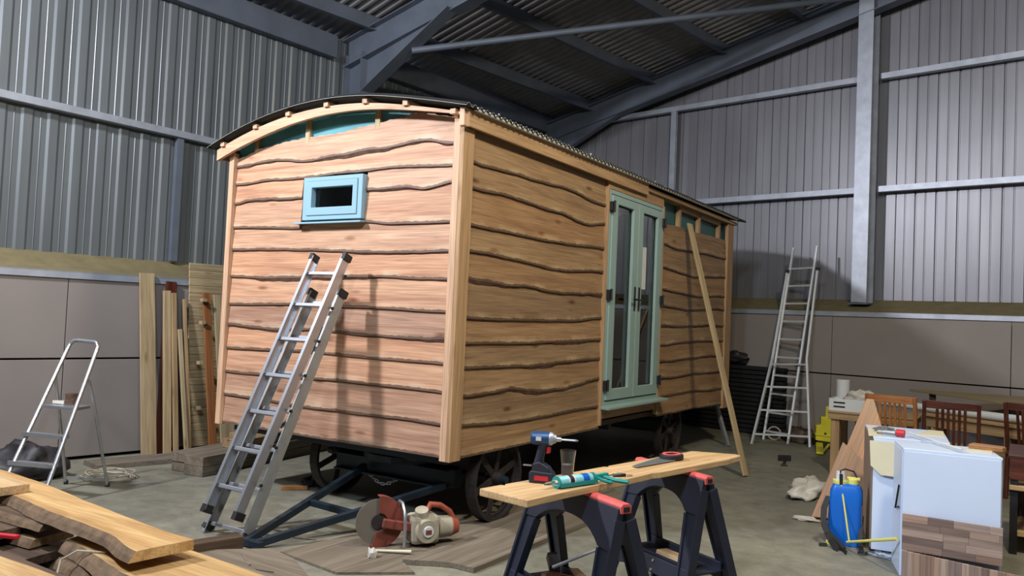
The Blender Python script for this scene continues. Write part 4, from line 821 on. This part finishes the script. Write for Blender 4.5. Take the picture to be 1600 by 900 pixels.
slab('timber_slab', [(-3.1, -1.99), (-1.65, -2.00)], [(-3.1, -2.2), (-1.66, -2.17)], 0.45, 0.048, M['plank'], 'short board end lying on top of the longest slab', 52, bark=0.004)
dk = [(-2.9, -1.15, -1.92, -2.22, 0.345, .04, 'oldwood'), (-2.9, -1.30, -2.2, -2.50, 0.30, .045, 'oldwood'), (-2.9, -1.2, -1.95, -2.24, 0.255, .045, 'pine_dull'), (-2.9, -1.05, -2.1, -2.42, 0.20, .045, 'oldwood'),
      (-2.9, -0.85, -1.9, -2.16, 0.155, .05, 'oldwood'), (-0.80, 0.5, -2.0, -2.28, 0.24, .05, 'oldwood'), (-0.7, 0.4, -2.1, -2.45, 0.185, .05, 'pine_dull'), (-1.9, 0.3, -2.55, -2.95, 0.34, .05, 'oldwood'), (-2.0, 0.2, -2.6, -3.0, 0.285, .05, 'oldwood'), (-2.1, 0.25, -2.62, -2.98, 0.23, .05, 'pine_dull')]
wh = ['uppermost of the dark boards tucked under the longest slab', 'dark board set forward, second from the top under the longest slab', 'brown board third down under the longest slab', 'dark board fourth down under the longest slab', 'lowest dark board under the left half of the longest slab', 'dark board directly under the orange slab', 'brown board second down under the orange slab', 'dark board directly under the pale corner slab', 'dark board second down under the pale corner slab', 'brown board third down under the pale corner slab']
for (a, b, c_, d_, z, t, mt), lb in zip(dk, wh): slab('timber_slab', [(a, c_), (b, c_ - 0.02)], [(a, d_), (b + 0.05, d_ + 0.02)], z, t, M[mt], lb, int(z * 1000), bark=0.03)
for k, (x, z0, z1) in enumerate(((-2.6, 0.0, 0.105), (-1.15, 0.0, 0.105), (0.15, 0.0, 0.13), (-1.75, 0.0, 0.18))):
    y0, y1 = (-2.5, -1.85) if k < 3 else (-3.05, -2.5)
    if k == 1: a, b = V(-1.22, -2.5, 0.052), V(-0.86, -1.07, 0.052)
    else: a, b = V(x, y0, (z0 + z1) / 2), V(x, y1, (z0 + z1) / 2)
    tag(MB().beam(a, b, 0.10, z1 - z0).build('bearer', M['oldwood'], None, grain=b - a, bevel=0.004), ['bearer under the far left end of the slab pile', 'square bearer sticking out of the slab pile towards the extension ladder foot', 'bearer under the right end of the slab pile', 'bearer under the pale corner slab'][k], 'bearer')
ps = thing('hand_tool', 'red handled tool with a thin steel rod lying inside the slab pile', 'tool', (-1.0, -2.5, 0.35))
MB().beam((-1.18, -2.56, 0.362), (-0.88, -2.44, 0.362), 0.03, 0.022).build('handle', M['redp'], ps, bevel=0.005); MB().cyl((-1.7, -2.72, 0.356), (-1.18, -2.56, 0.36), 0.006, n=8).build('rod', M['alu'], ps)
MB().tube([V(-0.56, -2.25, 0.305), V(-0.60, -2.33, 0.30), V(-0.56, -2.42, 0.24), V(-0.50, -2.46, 0.19), V(-0.44, -2.45, 0.16)], 0.006, 8)
tag(MB().tube([V(-0.50, -2.20, 0.306), V(-0.62, -2.28, 0.31), V(-0.66, -2.34, 0.27), V(-0.62, -2.38, 0.20), V(-0.58, -2.40, 0.16)], 0.005, 8).build('cord', M['cable'], None, smooth=True), 'loop of pale cord hanging over the slab pile', 'cord')

# ------------------------------------------------------------------ right side: dark stack, yellow scoop, bench, cabinets, chairs
stk = thing('crate_stack', 'tall stack of dark slatted trays against the back wall behind the hut', 'stack', tuple(S(-1.2, 7.25, 0)))
for k in range(15):
    z = 0.02 + k * 0.067; m = MB(); cx = -1.60 + random.uniform(-.01, .01)
    m.obox(S(cx, 7.455, z + 0.02), SX, SY, Z, 1.66, 0.02, 0.045).obox(S(cx, 7.565, z + 0.02), SX, SY, Z, 1.66, 0.02, 0.045).obox(S(cx, 7.51, z + 0.045), SX, SY, Z, 1.64, 0.12, 0.008)
    m.obox(S(cx + 0.82, 7.51, z + 0.02), SX, SY, Z, 0.02, 0.12, 0.045).obox(S(cx - 0.82, 7.51, z + 0.02), SX, SY, Z, 0.02, 0.12, 0.045); m.build('tray', M['black'], stk)
sack('black_bag', tuple(S(-1.55, 7.49, 1.12)), (0.20, 0.07, 0.08), M['tarp'], 'small black bag on top of the dark tray stack', 'bag', 14)
tag(MB().beam((0.10, 6.05, 0.0), (-0.12, 6.2, 0.50), 0.045, 0.045).build('prop', M['aludull'], None), 'short grey metal leg propping the far corner of the hut', 'prop')
hp_ = thing('sack_heap', 'brown bundle lying on the floor under the tall back-wall ladder', 'bundle', (0.72, 7.2, 0))
hpo = sack('bundle', (0.75, 7.25, 0.07), (0.24, 0.14, 0.12), M['oldwood'], None, None, 19); hpo.parent = hp_; hpo.matrix_parent_inverse = WM[hp_.name].inverted()
MB().tube([V(0.42 + 0.09 * math.cos(a), 7.14, 0.10 + 0.09 * math.sin(a)) for a in [i * 0.35 for i in range(18)]], 0.012, 7).build('hose_loop', M['cable'], hp_, smooth=True)
# yellow scoop
yb = thing('yellow_bucket', 'bright yellow plastic stepped tub standing on the floor beside the tall ladder', 'tub', (1.12, 6.95, 0))
yx, yy = V(0.93, 0.30, 0).normalized(), V(-0.30, 0.93, 0).normalized(); yo = V(1.03, 6.9, 0)
MB().prism([(0, 0.10), (0.26, 0.08), (0.26, 0.37), (0.235, 0.40), (0.20, 0.40), (0.20, 0.42), (0.06, 0.42), (0.06, 0.31), (0.0, 0.30)], yo, yx, Z, yy, -0.02, 0.12).build('tub', M['yellowp'], yb, bevel=0.01)
MB().prism([(-0.01, 0.17), (0.27, 0.15), (0.27, 0.175), (-0.01, 0.195)], yo, yx, Z, yy, -0.03, 0.13).build('rim', M['yellowp'], yb, bevel=0.005)
MB().prism([(0.12, 0.40), (0.17, 0.40), (0.175, 0.56), (0.125, 0.56)], yo, yx, Z, yy, 0.03, 0.06).build('handle', M['yellowp'], yb, bevel=0.008)
MB().beam(yo + yx * 0.05 + Z * 0.06, yo - yx * 0.02 - yy * 0.7 + Z * 0.025, 0.09, 0.03).beam(yo + yx * 0.18 + Z * 0.06, yo + yx * 0.02 - yy * 0.62 + Z * 0.02, 0.03, 0.03).build('scoop_blade', M['yellowp'], yb, bevel=0.008)
MB().box(yo + V(0.03, 0.0, 0.0), yo + V(0.2, 0.1, 0.09)).build('base', M['black'], yb)
MB().cyl(yo + yx * 0.12 - yy * 0.034 + Z * 0.2, yo + yx * 0.12 - yy * 0.022 + Z * 0.2, 0.014, n=12).build('catch', M['black'], yb)
# black clamp on the floor
bc = thing('floor_clamp', 'small black T-shaped clamp lying on the concrete near the tall ladder', 'clamp', (1.0, 5.25, 0))
MB().obox(V(0.985, 5.42, 0.035), V(.85, .53, 0), V(-.53, .85, 0), Z, 0.15, 0.03, 0.07).build('jaw', M['black'], bc, bevel=0.006); MB().beam((1.0, 5.40, 0.012), (1.07, 5.02, 0.012), 0.03, 0.022).build('screw_bar', M['black'], bc, bevel=0.003); MB().cyl((1.04, 5.02, 0.012), (1.11, 5.04, 0.012), 0.01, n=8).build('tommy_bar', M['black'], bc)
# white bag on floor and litter
sack('plastic_bag', (1.66, 3.55, 0.05), (0.17, 0.34, 0.10), M['bagpl'], 'crumpled white plastic bag on the floor left of the leaning orange boards', 'bag', 27)
sack('film_scrap', (1.88, 2.46, 0.012), (0.10, 0.06, 0.018), M['bagpl'], 'small flat piece of clear film on the floor by the foot of the orange boards', 'film', 31)
# bench at left of the chairs
bn = thing('workbench', 'rough timber bench with weathered square legs left of the chairs', 'bench', (1.95, 5.4, 0))
for (x, y) in ((1.62, 5.05), (2.35, 5.1), (1.60, 5.62), (2.35, 5.62)): MB().box((x - 0.045, y - 0.045, 0), (x + 0.045, y + 0.045, 0.63)).build('leg', M['pine_dull'], bn, grain=Z, bevel=0.004)
MB().box((1.55, 4.98, 0.60), (2.42, 5.04, 0.67)).build('rail', M['pine_dull'], bn, grain=X1, bevel=0.004); MB().box((1.55, 5.60, 0.60), (2.42, 5.66, 0.67)).build('rail', M['pine_dull'], bn, grain=X1, bevel=0.004)
for k in range(4): MB().box((1.54, 4.97 + k * 0.178, 0.672), (2.44, 4.97 + k * 0.178 + 0.171, 0.692)).build('top_board', M['pine_dull'], bn, grain=X1, bevel=0.003)
for k in range(3): tag(MB().box((1.78 + 0.13 * k, 5.30, 0.0), (1.86 + 0.13 * k, 5.36, 0.59)).build('steel_channel', M['galv'], None), ['leftmost grey upright channel under the timber bench', 'middle grey upright channel under the timber bench', 'rightmost grey upright channel under the timber bench'][k], 'channel', 'grey channels under the bench')
tag(MB().cyl((1.615, 5.45, 0.694), (1.615, 5.45, 1.02), 0.075, n=28).build('white_roll', M['whiteplastic'], None, smooth=True, bevel=0.006), 'upright plain white roll standing on the timber bench', 'roll')
wb = thing('white_box', 'open white plastic tray on the front of the timber bench', 'tray', (1.75, 5.1, 0.693)); MB().box((1.55, 5.0, 0.693), (1.98, 5.28, 0.70)).box((1.55, 5.0, 0.70), (1.98, 5.012, 0.83)).box((1.55, 5.268, 0.70), (1.98, 5.28, 0.83)).box((1.55, 5.012, 0.70), (1.562, 5.268, 0.83)).box((1.968, 5.012, 0.70), (1.98, 5.268, 0.83)).build('tray', M['whiteplastic'], wb, bevel=0.003)
for k in range(2): MB().box((1.60, 4.996, 0.735 + 0.045 * k), (1.72, 5.0, 0.752 + 0.045 * k)).build('slot', M['black'], wb)
sack('wrapped_parts', (1.86, 5.06, 0.80), (0.16, 0.10, 0.085), M['bagpl'], 'crumpled clear plastic wrapping heaped in the white tray', 'wrapping', 41)
for o in [o for o in bpy.data.objects if o.name == 'wrapped_parts']: o.location.z += 0.04; o.location.y += 0.08
# orange worktop boards leaning
A_, C_ = V(1.90, 2.56, 0.0), V(2.18, 3.12, 0.99); up_ = (C_ - A_).normalized(); wx = V(0.97, 0.24, 0.0).normalized(); nn_ = wx.cross(up_).normalized()
for k in range(2):
    o_ = (A_ + nn_ * -0.035 * k + wx * (0.04 * k) + V(0, 0, 0.012)); L_ = 1.20 - 0.0 * k
    m = MB(); m.prism([(0, 0), (0.40, 0), (0.40, L_ * 0.35), (0, L_ * 0.60)] if k == 0 else [(0, 0), (0.42, 0), (0.42, L_ * 0.45), (0.06, L_ * 0.98), (0.0, L_ * 0.98)], o_, wx, up_, nn_, -0.014, 0.014)
    tag(m.build('worktop_board', M['orangewood'], None, grain=up_, bevel=0.002), ['shorter orange-brown worktop board leaning on the longer one beside the white cabinet', 'long orange-brown worktop board leaning, rear of two'][k], 'worktop', 'orange worktop boards leaning beside the cabinets')
# white cabinets
def poly(name, pts, z0, z1, mat, parent, bevel=0.003): return MB().prism(pts, (0, 0, 0), X1, Y1, Z, z0, z1).build(name, mat, parent, bevel=bevel)
cab1 = thing('kitchen_cabinet', 'white kitchen cabinet with brown raw side and cream patches, rear left of two', 'cabinet', (2.6, 2.3, 0), 'white kitchen cabinets')
Q = [V(2.47, 1.80, 0), V(2.96, 1.86, 0), V(2.86, 2.62, 0), V(2.30, 2.56, 0)]
def wall_seg(a, b, z0, z1, t, mat, name, parent): return MB().beam((a + b) / 2 + Z * ((z0 + z1) / 2) - (b - a) / 2, (a + b) / 2 + Z * ((z0 + z1) / 2) + (b - a) / 2, t, z1 - z0).build(name, mat, parent, bevel=0.002)
def cabinet(Q, z0, z1, root, sidemat, topmat):
    c = sum(Q, V(0, 0, 0)) / 4; q = [p + (c - p) * 0.02 for p in Q]
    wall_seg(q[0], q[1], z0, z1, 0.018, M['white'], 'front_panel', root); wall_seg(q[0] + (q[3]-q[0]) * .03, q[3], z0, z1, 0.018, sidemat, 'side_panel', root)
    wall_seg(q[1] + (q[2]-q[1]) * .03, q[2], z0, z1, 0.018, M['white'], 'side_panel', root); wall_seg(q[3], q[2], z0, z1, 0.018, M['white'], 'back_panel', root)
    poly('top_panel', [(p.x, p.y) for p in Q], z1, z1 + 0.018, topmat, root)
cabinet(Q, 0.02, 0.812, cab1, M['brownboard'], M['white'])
MB().prism([(2.44, 1.795), (2.53, 1.81), (2.44, 2.40), (2.34, 2.40)], (0, 0, 0), X1, Y1, Z, 0.8305, 0.8335).build('cream_strip', M['cream'], cab1); MB().prism([(2.72, 2.2), (2.90, 2.2), (2.86, 2.60), (2.76, 2.60)], (0, 0, 0), X1, Y1, Z, 0.8305, 0.8335).build('cream_strip', M['cream'], cab1)
MB().prism([(0.03, 0.62), (0.10, 0.56), (0.24, 0.56), (0.24, 0.80), (0.02, 0.80)], (2.43, 1.788, 0), X1, Z, -Y1, 0, 0.004).build('cream_patch', M['cream'], cab1)
MB().box((2.46, 1.83, 0.0), (2.93, 1.85, 0.03)).build('plinth', M['black'], cab1)
MB().box((2.335, 1.86, 0.02), (2.40, 1.90, 0.30)).build('side_leg', M['brownboard'], cab1)
cab2 = thing('kitchen_cabinet', 'white kitchen cabinet with the large pale blank front nearest the camera', 'cabinet', (2.95, 1.55, 0), 'white kitchen cabinets')
Q2 = [V(2.725, 1.30, 0), V(3.285, 1.34, 0), V(3.19, 1.77, 0), V(2.63, 1.66, 0)]
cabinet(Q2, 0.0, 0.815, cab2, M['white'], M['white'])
MB().tube([V(2.700, 1.345, 0.58), V(2.665, 1.48, 0.40), V(2.700, 1.34, 0.44)], 0.006, 6).build('black_bracket', M['black'], cab2)
MB().box((3.08, 1.50, 0.8335), (3.22, 1.60, 0.84)).build('cream_strip', M['cream'], cab2)
tag(MB().prism([(0, 0), (0.20, -0.03), (0.22, 0.0), (0.21, 0.06), (0.02, 0.10)], (3.08, 1.62, 0.834), X1, Y1, Z, 0, 0.035).build('rounded_block', M['orangewood'], None, grain=X1, bevel=0.008), 'orange rounded wood block on top of the near white cabinet', 'block')
# offcuts of butcher block leaning on the near cabinet
def staves(name, pts0, label, horiz, seed):
    t = thing(name, label, 'worktop offcut', (3.0, 1.26, 0), 'laminated worktop offcuts'); r_ = random.Random(seed); return t
so = staves('worktop_offcut', None, 'laminated grey-brown worktop offcut with horizontal staves leaning on the near cabinet front', True, 1)
SM = [wood('stave_%s' % n_, hexc(*c1), hexc(*c2), knots=0.1, vary=0.3, grain=6).m for n_, c1, c2 in (('light', (150, 132, 122), (166, 146, 134)), ('mid', (134, 116, 106), (150, 132, 120)), ('dark', (116, 98, 90), (134, 114, 104)))]
z = 0.185
rr = random.Random(5)
for k in range(5):
    h = 0.046; x = 2.735
    while x < 3.285:
        L_ = min(rr.uniform(0.12, 0.3), 3.295 - x); MB().box((x, 1.252, z + 0.0), (x + L_ - 0.0015, 1.275, z + h - 0.001)).build('stave', rr.choice(SM), so, grain=X1); x += L_
    z += h
so.location.z += 0.0
so2 = thing('worktop_offcut', 'laminated worktop offcut with upright staves standing lowest in front of the near cabinet', 'worktop offcut', (3.05, 1.22, 0), 'laminated worktop offcuts')
x = 2.74
while x < 3.385:
    w_ = rr.choice((0.034, 0.04, 0.045)); tp_ = 0.184 - (x - 2.74) * 0.05; MB().box((x, 1.215, 0.0), (x + w_ - 0.001, 1.242, tp_)).build('stave', rr.choice(SM), so2, grain=Z); x += w_
# things on cabinet 1
rod = thing('blind_rod', 'thin white rod resting across the tops of the two white cabinets', 'rod', (2.85, 1.7, 0.86)); MB().cyl((2.68, 2.02, 0.858), (3.06, 1.36, 0.856), 0.007, n=10).build('rod', M['whiteplastic'], rod, smooth=True)
brs = thing('red_cap', 'red plastic cap with clear sleeve on top of the rear white cabinet', 'cap', (2.6, 2.0, 0.834))
MB().cyl((2.665, 1.90, 0.861), (2.61, 1.905, 0.861), 0.026, n=18).build('cap', M['redp'], brs, smooth=True); MB().cyl((2.607, 1.905, 0.856), (2.48, 1.94, 0.85), 0.018, 0.014, n=14).build('sleeve', M['clearpl'], brs, smooth=True)
sack('clear_bag', (2.50, 2.12, 0.852), (0.07, 0.09, 0.02), M['clearpl'], 'small clear plastic bag beside the red cap on the rear white cabinet', 'bag', 61)

# sprayer
sp = thing('backpack_sprayer', 'bright blue backpack sprayer with black straps and yellow cap standing on the floor', 'sprayer', (2.27, 1.9, 0))
o_ = V(2.275, 1.90, 0); su = V(0.96, 0.10, 0).normalized(); sv = V(-0.10, 0.96, 0).normalized()
def rrect(hx, hy, r, n=5): return [(sx * (hx - r) + r * math.cos(a), sy * (hy - r) + r * math.sin(a)) for sx, sy, a0 in ((1, 1, 0), (-1, 1, 90), (-1, -1, 180), (1, -1, 270)) for a in [math.radians(a0 + 90 * i / n) for i in range(n + 1)]]
lev = [(0.03, .95), (0.05, 1.0), (0.14, 1.0), (0.30, 0.97), (0.40, 0.93), (0.435, 0.80), (0.45, 0.5)]; vs = []; base_ = rrect(0.118, 0.085, 0.045)
for z, k in lev: vs += [o_ + su * (x * k + (z * 0.02)) + sv * (y * k) + Z * z for x, y in base_]
n = len(base_); fs = [(i * n + j, i * n + (j + 1) % n, (i + 1) * n + (j + 1) % n, (i + 1) * n + j) for i in range(len(lev) - 1) for j in range(n)] + [list(range(n))[::-1], [(len(lev) - 1) * n + j for j in range(n)]]
m = MB(); m.add(vs, fs); m.build('tank', M['bluep'], sp, smooth=True)
MB().prism(rrect(0.10, 0.08, 0.02), o_, su, sv, Z, 0.0, 0.035).build('base', M['bluep'], sp, bevel=0.006); MB().box(o_ + V(-0.11, -0.11, 0.0), o_ + V(-0.05, -0.07, 0.03)).build('yellow_foot', M['paleyellow'], sp, bevel=0.004)
c_ = o_ + su * -0.035 + Z * 0.44
MB().cyl(c_, c_ + Z * 0.03, 0.055, n=24).build('collar', M['paleyellow'], sp, smooth=True, bevel=0.003); MB().cyl(c_ + Z * 0.03, c_ + Z * 0.09, 0.035, 0.032, 20).build('filler_cap', M['whiteplastic'], sp, smooth=True)
MB().cyl(o_ + su * 0.05 + Z * 0.445, o_ + su * 0.05 + Z * 0.485, 0.036, n=20).obox(o_ + su * 0.055 + Z * 0.488, su, sv, Z, 0.09, 0.022, 0.02).build('pump_cap', M['paleyellow'], sp, bevel=0.003)
MB().tube([c_ + su * 0.0 - sv * 0.02 + Z * 0.02, c_ - sv * 0.03 + Z * 0.10, c_ + su * 0.03 - sv * 0.02 + Z * 0.115, c_ + su * 0.09 + Z * 0.10, c_ + su * 0.115 + sv * 0.0 + Z * 0.05], 0.006, 8).build('hose', M['black'], sp, smooth=True)
MB().tube([c_ - sv * 0.05 + su * 0.005 + Z * 0.08, c_ - sv * 0.052 + su * 0.008 + Z * 0.0], 0.012, 8).build('trigger_grip', M['black'], sp)
MB().cyl(c_ - sv * 0.06 + su * 0.01 + Z * 0.0, o_ + su * 0.045 - sv * 0.15 + Z * 0.055, 0.0065, n=8).build('lance', M['paleyellow'], sp)
MB().cyl(o_ + su * 0.03 - sv * 0.15 + Z * 0.05, V(2.70, 1.30, 0.235), 0.009, 0.012, n=10).build('pump_lever', M['paleyellow'], sp)
def strap(pts, w, name='strap'):
    m = MB()
    for a, b in zip(pts, pts[1:]): m.beam(V(*a), V(*b), w, 0.006, V(-0.3, -1, 0.2))
    return m.build(name, M['black'], sp)
strap([(2.165, 1.86, 0.34), (2.145, 1.80, 0.26), (2.15, 1.77, 0.17), (2.19, 1.73, 0.10), (2.26, 1.70, 0.05), (2.32, 1.66, 0.012)], 0.045)
strap([(2.15, 1.79, 0.15), (2.21, 1.72, 0.06), (2.28, 1.63, 0.01)], 0.05); strap([(2.39, 1.90, 0.22), (2.40, 1.83, 0.12), (2.405, 1.78, 0.05), (2.43, 1.70, 0.01)], 0.035); strap([(2.31, 1.66, 0.012), (2.345, 1.58, 0.008)], 0.04, 'strap_end'); strap([(2.19, 1.72, 0.012), (2.14, 1.69, 0.008)], 0.03, 'strap_end')
MB().tube([V(2.44 + 0.03 * math.cos(a), 1.67 + 0.03 * math.sin(a), 0.012) for a in [i * math.pi / 6 for i in range(12)]], 0.006, 6, closed=True).build('buckle', M['black'], sp)
sack('film_scrap', (2.57, 1.70, 0.014), (0.09, 0.05, 0.02), M['clearpl'], 'clear plastic scrap on the floor at the foot of the rear white cabinet', 'film', 71)

# chairs
def chair(c, fx, mat, label, nsl=6, top=0.955, w=0.46, nslat_c=0.0):
    fx = Vector(fx).normalized(); fy = Z.cross(fx).normalized()   # fx: across the back, fy: towards the seat
    t = thing('dining_chair', label, 'chair', (c[0], c[1], 0), 'slat-backed wooden dining chairs'); c = V(c[0], c[1], 0)
    for s_ in (-1, 1):
        m = MB(); a = c + fx * s_ * w / 2; m.beam(a, a + Z * 0.47 + fy * 0.03, 0.036, 0.036, fy).beam(a + Z * 0.45 + fy * 0.03, a + Z * top - fy * 0.04, 0.034, 0.036, fy); m.build('back_post', M[mat], t, grain=Z, bevel=0.005)
        b = c + fx * s_ * (w / 2 - 0.01) + fy * 0.42; MB().beam(b, b + Z * 0.44, 0.036, 0.036, fy).build('front_leg', M[mat], t, grain=Z, bevel=0.005)
        MB().beam(a + Z * 0.2 + fy * 0.03, b + Z * 0.2, 0.02, 0.03).build('stretcher', M[mat], t, grain=fy, bevel=0.003)
    pts = [(-w / 2 + w * i / 10, 0.02 * math.cos(math.pi * (i / 10 - 0.5)) * 1.0) for i in range(11)]
    m = MB(); q = c + Z * (top - 0.075) - fy * 0.04
    m.band([(x, -0.018 * math.cos(math.pi * x / w) ) for x, _ in pts], [(x, 0.02 - 0.018 * math.cos(math.pi * x / w)) for x, _ in pts], q, fx, fy, Z, 0, 0.075); m.build('crest_rail', M[mat], t, grain=fx, bevel=0.004)
    MB().beam(c + Z * 0.52 + fy * 0.01 - fx * w / 2, c + Z * 0.52 + fy * 0.01 + fx * w / 2, 0.02, 0.04).build('lower_rail', M[mat], t, grain=fx)
    for k in range(nsl):
        x = nslat_c + (k - (nsl - 1) / 2) * 0.047; MB().beam(c + fx * x + Z * 0.53 + fy * 0.01, c + fx * x + Z * (top - 0.07) - fy * 0.05, 0.026, 0.012, fy).build('slat', M[mat], t, grain=Z, bevel=0.002)
    MB().obox(c + fy * 0.22 + Z * 0.45, fx, fy, Z, w + 0.02, 0.46, 0.03).build('seat', M[mat], t, grain=fx, bevel=0.01)
    return t
chair((2.26, 4.44), (0.98, -0.17, 0), 'oak', 'light honey-brown slat-backed chair nearest the bench, behind the cabinets', nslat_c=0.02)
chair((2.81, 4.22), (0.99, 0.02, 0), 'darkwood', 'dark mahogany slat-backed chair in the middle of the row')
chair((3.47, 4.75), (0.92, -0.38, 0), 'darkwood', 'reddish slat-backed chair at the right edge of view')
# long white pipe and table with chipboard top
tag(MB().cyl((1.95, 5.98, 0.76), (3.75, 5.00, 0.76), 0.042, n=20).build('white_pipe', M['whiteplastic'], None, smooth=True), 'long plain white pipe lying behind the backs of the chairs', 'pipe')
tag(MB().cyl((2.3, 6.03, 0.745), (2.95, 5.68, 0.745), 0.025, n=16).build('white_pipe', M['whiteplastic'], None, smooth=True), 'short thin white pipe lying behind the long white pipe', 'pipe')
tb_ = thing('pallet_bench', 'low timber rack that carries the white pipes behind the chairs', 'rack', (3.0, 5.6, 0))
d_ = V(1.8, -0.98, 0).normalized(); n_ = V(d_.y, -d_.x, 0); a_ = V(1.95, 5.98, 0) + n_ * 0.05
for k, z in enumerate((0.62, 0.36, 0.10)): MB().beam(a_ + d_ * 0.62 + Z * z, a_ + d_ * 2.4 + Z * z, 0.022, 0.12).build('board', M['pine_dull'], tb_, grain=d_, bevel=0.003)
MB().beam(a_ + d_ * 0.62 + Z * 0.69 - n_ * 0.10, a_ + d_ * 2.4 + Z * 0.69 - n_ * 0.10, 0.28, 0.035).build('top_board', M['pine_dull'], tb_, grain=d_, bevel=0.003)
for u in (0.7, 1.5, 2.3):
    for v in (-0.03, -0.22): MB().beam(a_ + d_ * u - n_ * -v * 1, a_ + d_ * u - n_ * -v + Z * 0.67, 0.06, 0.06).build('leg', M['pine_dull'], tb_, grain=Z)
tt = thing('trestle_table', 'large chipboard-topped table behind the chairs along the back wall', 'table', (3.6, 6.8, 0))
MB().prism([(2.18, 6.72), (3.62, 5.30), (4.9, 5.9), (3.4, 6.95)], (0, 0, 0), X1, Y1, Z, 0.868, 0.895).build('table_top', M['osb'], tt, bevel=0.003)
for x, y in ((2.45, 6.60), (3.6, 5.45), (4.7, 5.9), (3.4, 6.8)): MB().box((x - .035, y - .035, 0), (x + .035, y + .035, 0.868)).build('leg', M['oldwood'], tt, grain=Z)
# dark furniture at right edge
dt = thing('side_table', 'dark brown low cabinet with a pale shelf edge at the right edge of view', 'sideboard', (3.9, 2.6, 0))
MB().box((3.30, 2.45, 0.70), (4.3, 3.2, 0.725)).build('top_panel', M['darkwood'], dt, grain=X1, bevel=0.004); MB().box((3.31, 2.455, 0.545), (4.28, 2.475, 0.70)).build('apron', M['darkwood'], dt, grain=X1, bevel=0.003)
MB().box((3.31, 2.44, 0.47), (4.28, 3.15, 0.505)).build('shelf', M['plank'], dt, grain=X1, bevel=0.004); MB().box((3.31, 2.5, 0.13), (4.28, 3.15, 0.16)).build('shelf', M['plank'], dt, grain=X1)
for x, y in ((3.34, 2.49), (4.24, 2.49), (3.34, 3.12), (4.24, 3.12)): MB().box((x - .025, y - .025, 0), (x + .025, y + .025, 0.70)).build('leg', M['black'], dt)
MB().box((3.32, 3.16, 0.02), (4.26, 3.18, 0.70)).build('back_panel', M['darkwood'], dt)

# small scraps on the floor behind the ladder
tag(MB().beam((-2.02, 0.30, 0.02), (-1.86, 0.46, 0.02), 0.05, 0.035).build('wood_offcut', M['orangewood'], None, bevel=0.003), 'small reddish offcut on the floor just behind the extension ladder', 'offcut')
sack('black_wrapper', (-1.98, 0.62, 0.03), (0.10, 0.08, 0.045), M['tarp'], 'crumpled dark wrapper on the floor between the extension ladder and the hut wheel', 'wrapper', 83)
for k, (x, y, a, L_) in enumerate(((-0.75, -0.62, 0.4, 0.16), (-0.55, -1.28, -0.5, 0.24), (-0.30, -1.35, 0.2, 0.12), (-1.0, -0.45, 0.9, 0.14))):
    z = 0.054 if k in (1, 2) else 0.005; p_ = V(x, y, z); d = V(math.cos(a), math.sin(a), 0)
    tag(MB().beam(p_ - d * L_ / 2, p_ + d * L_ / 2, 0.012, 0.006).rough(0.002).build('wood_splinter', M['dusty'], None), ['thin splinter on the floor between the drawbar arms and the cutter', 'longest splinter lying on the dusty board behind the slab pile', 'short splinter on the dusty board nearest the bottom of the view', 'splinter lying under the left drawbar arm'][k], 'splinter', 'splinters on the floor')
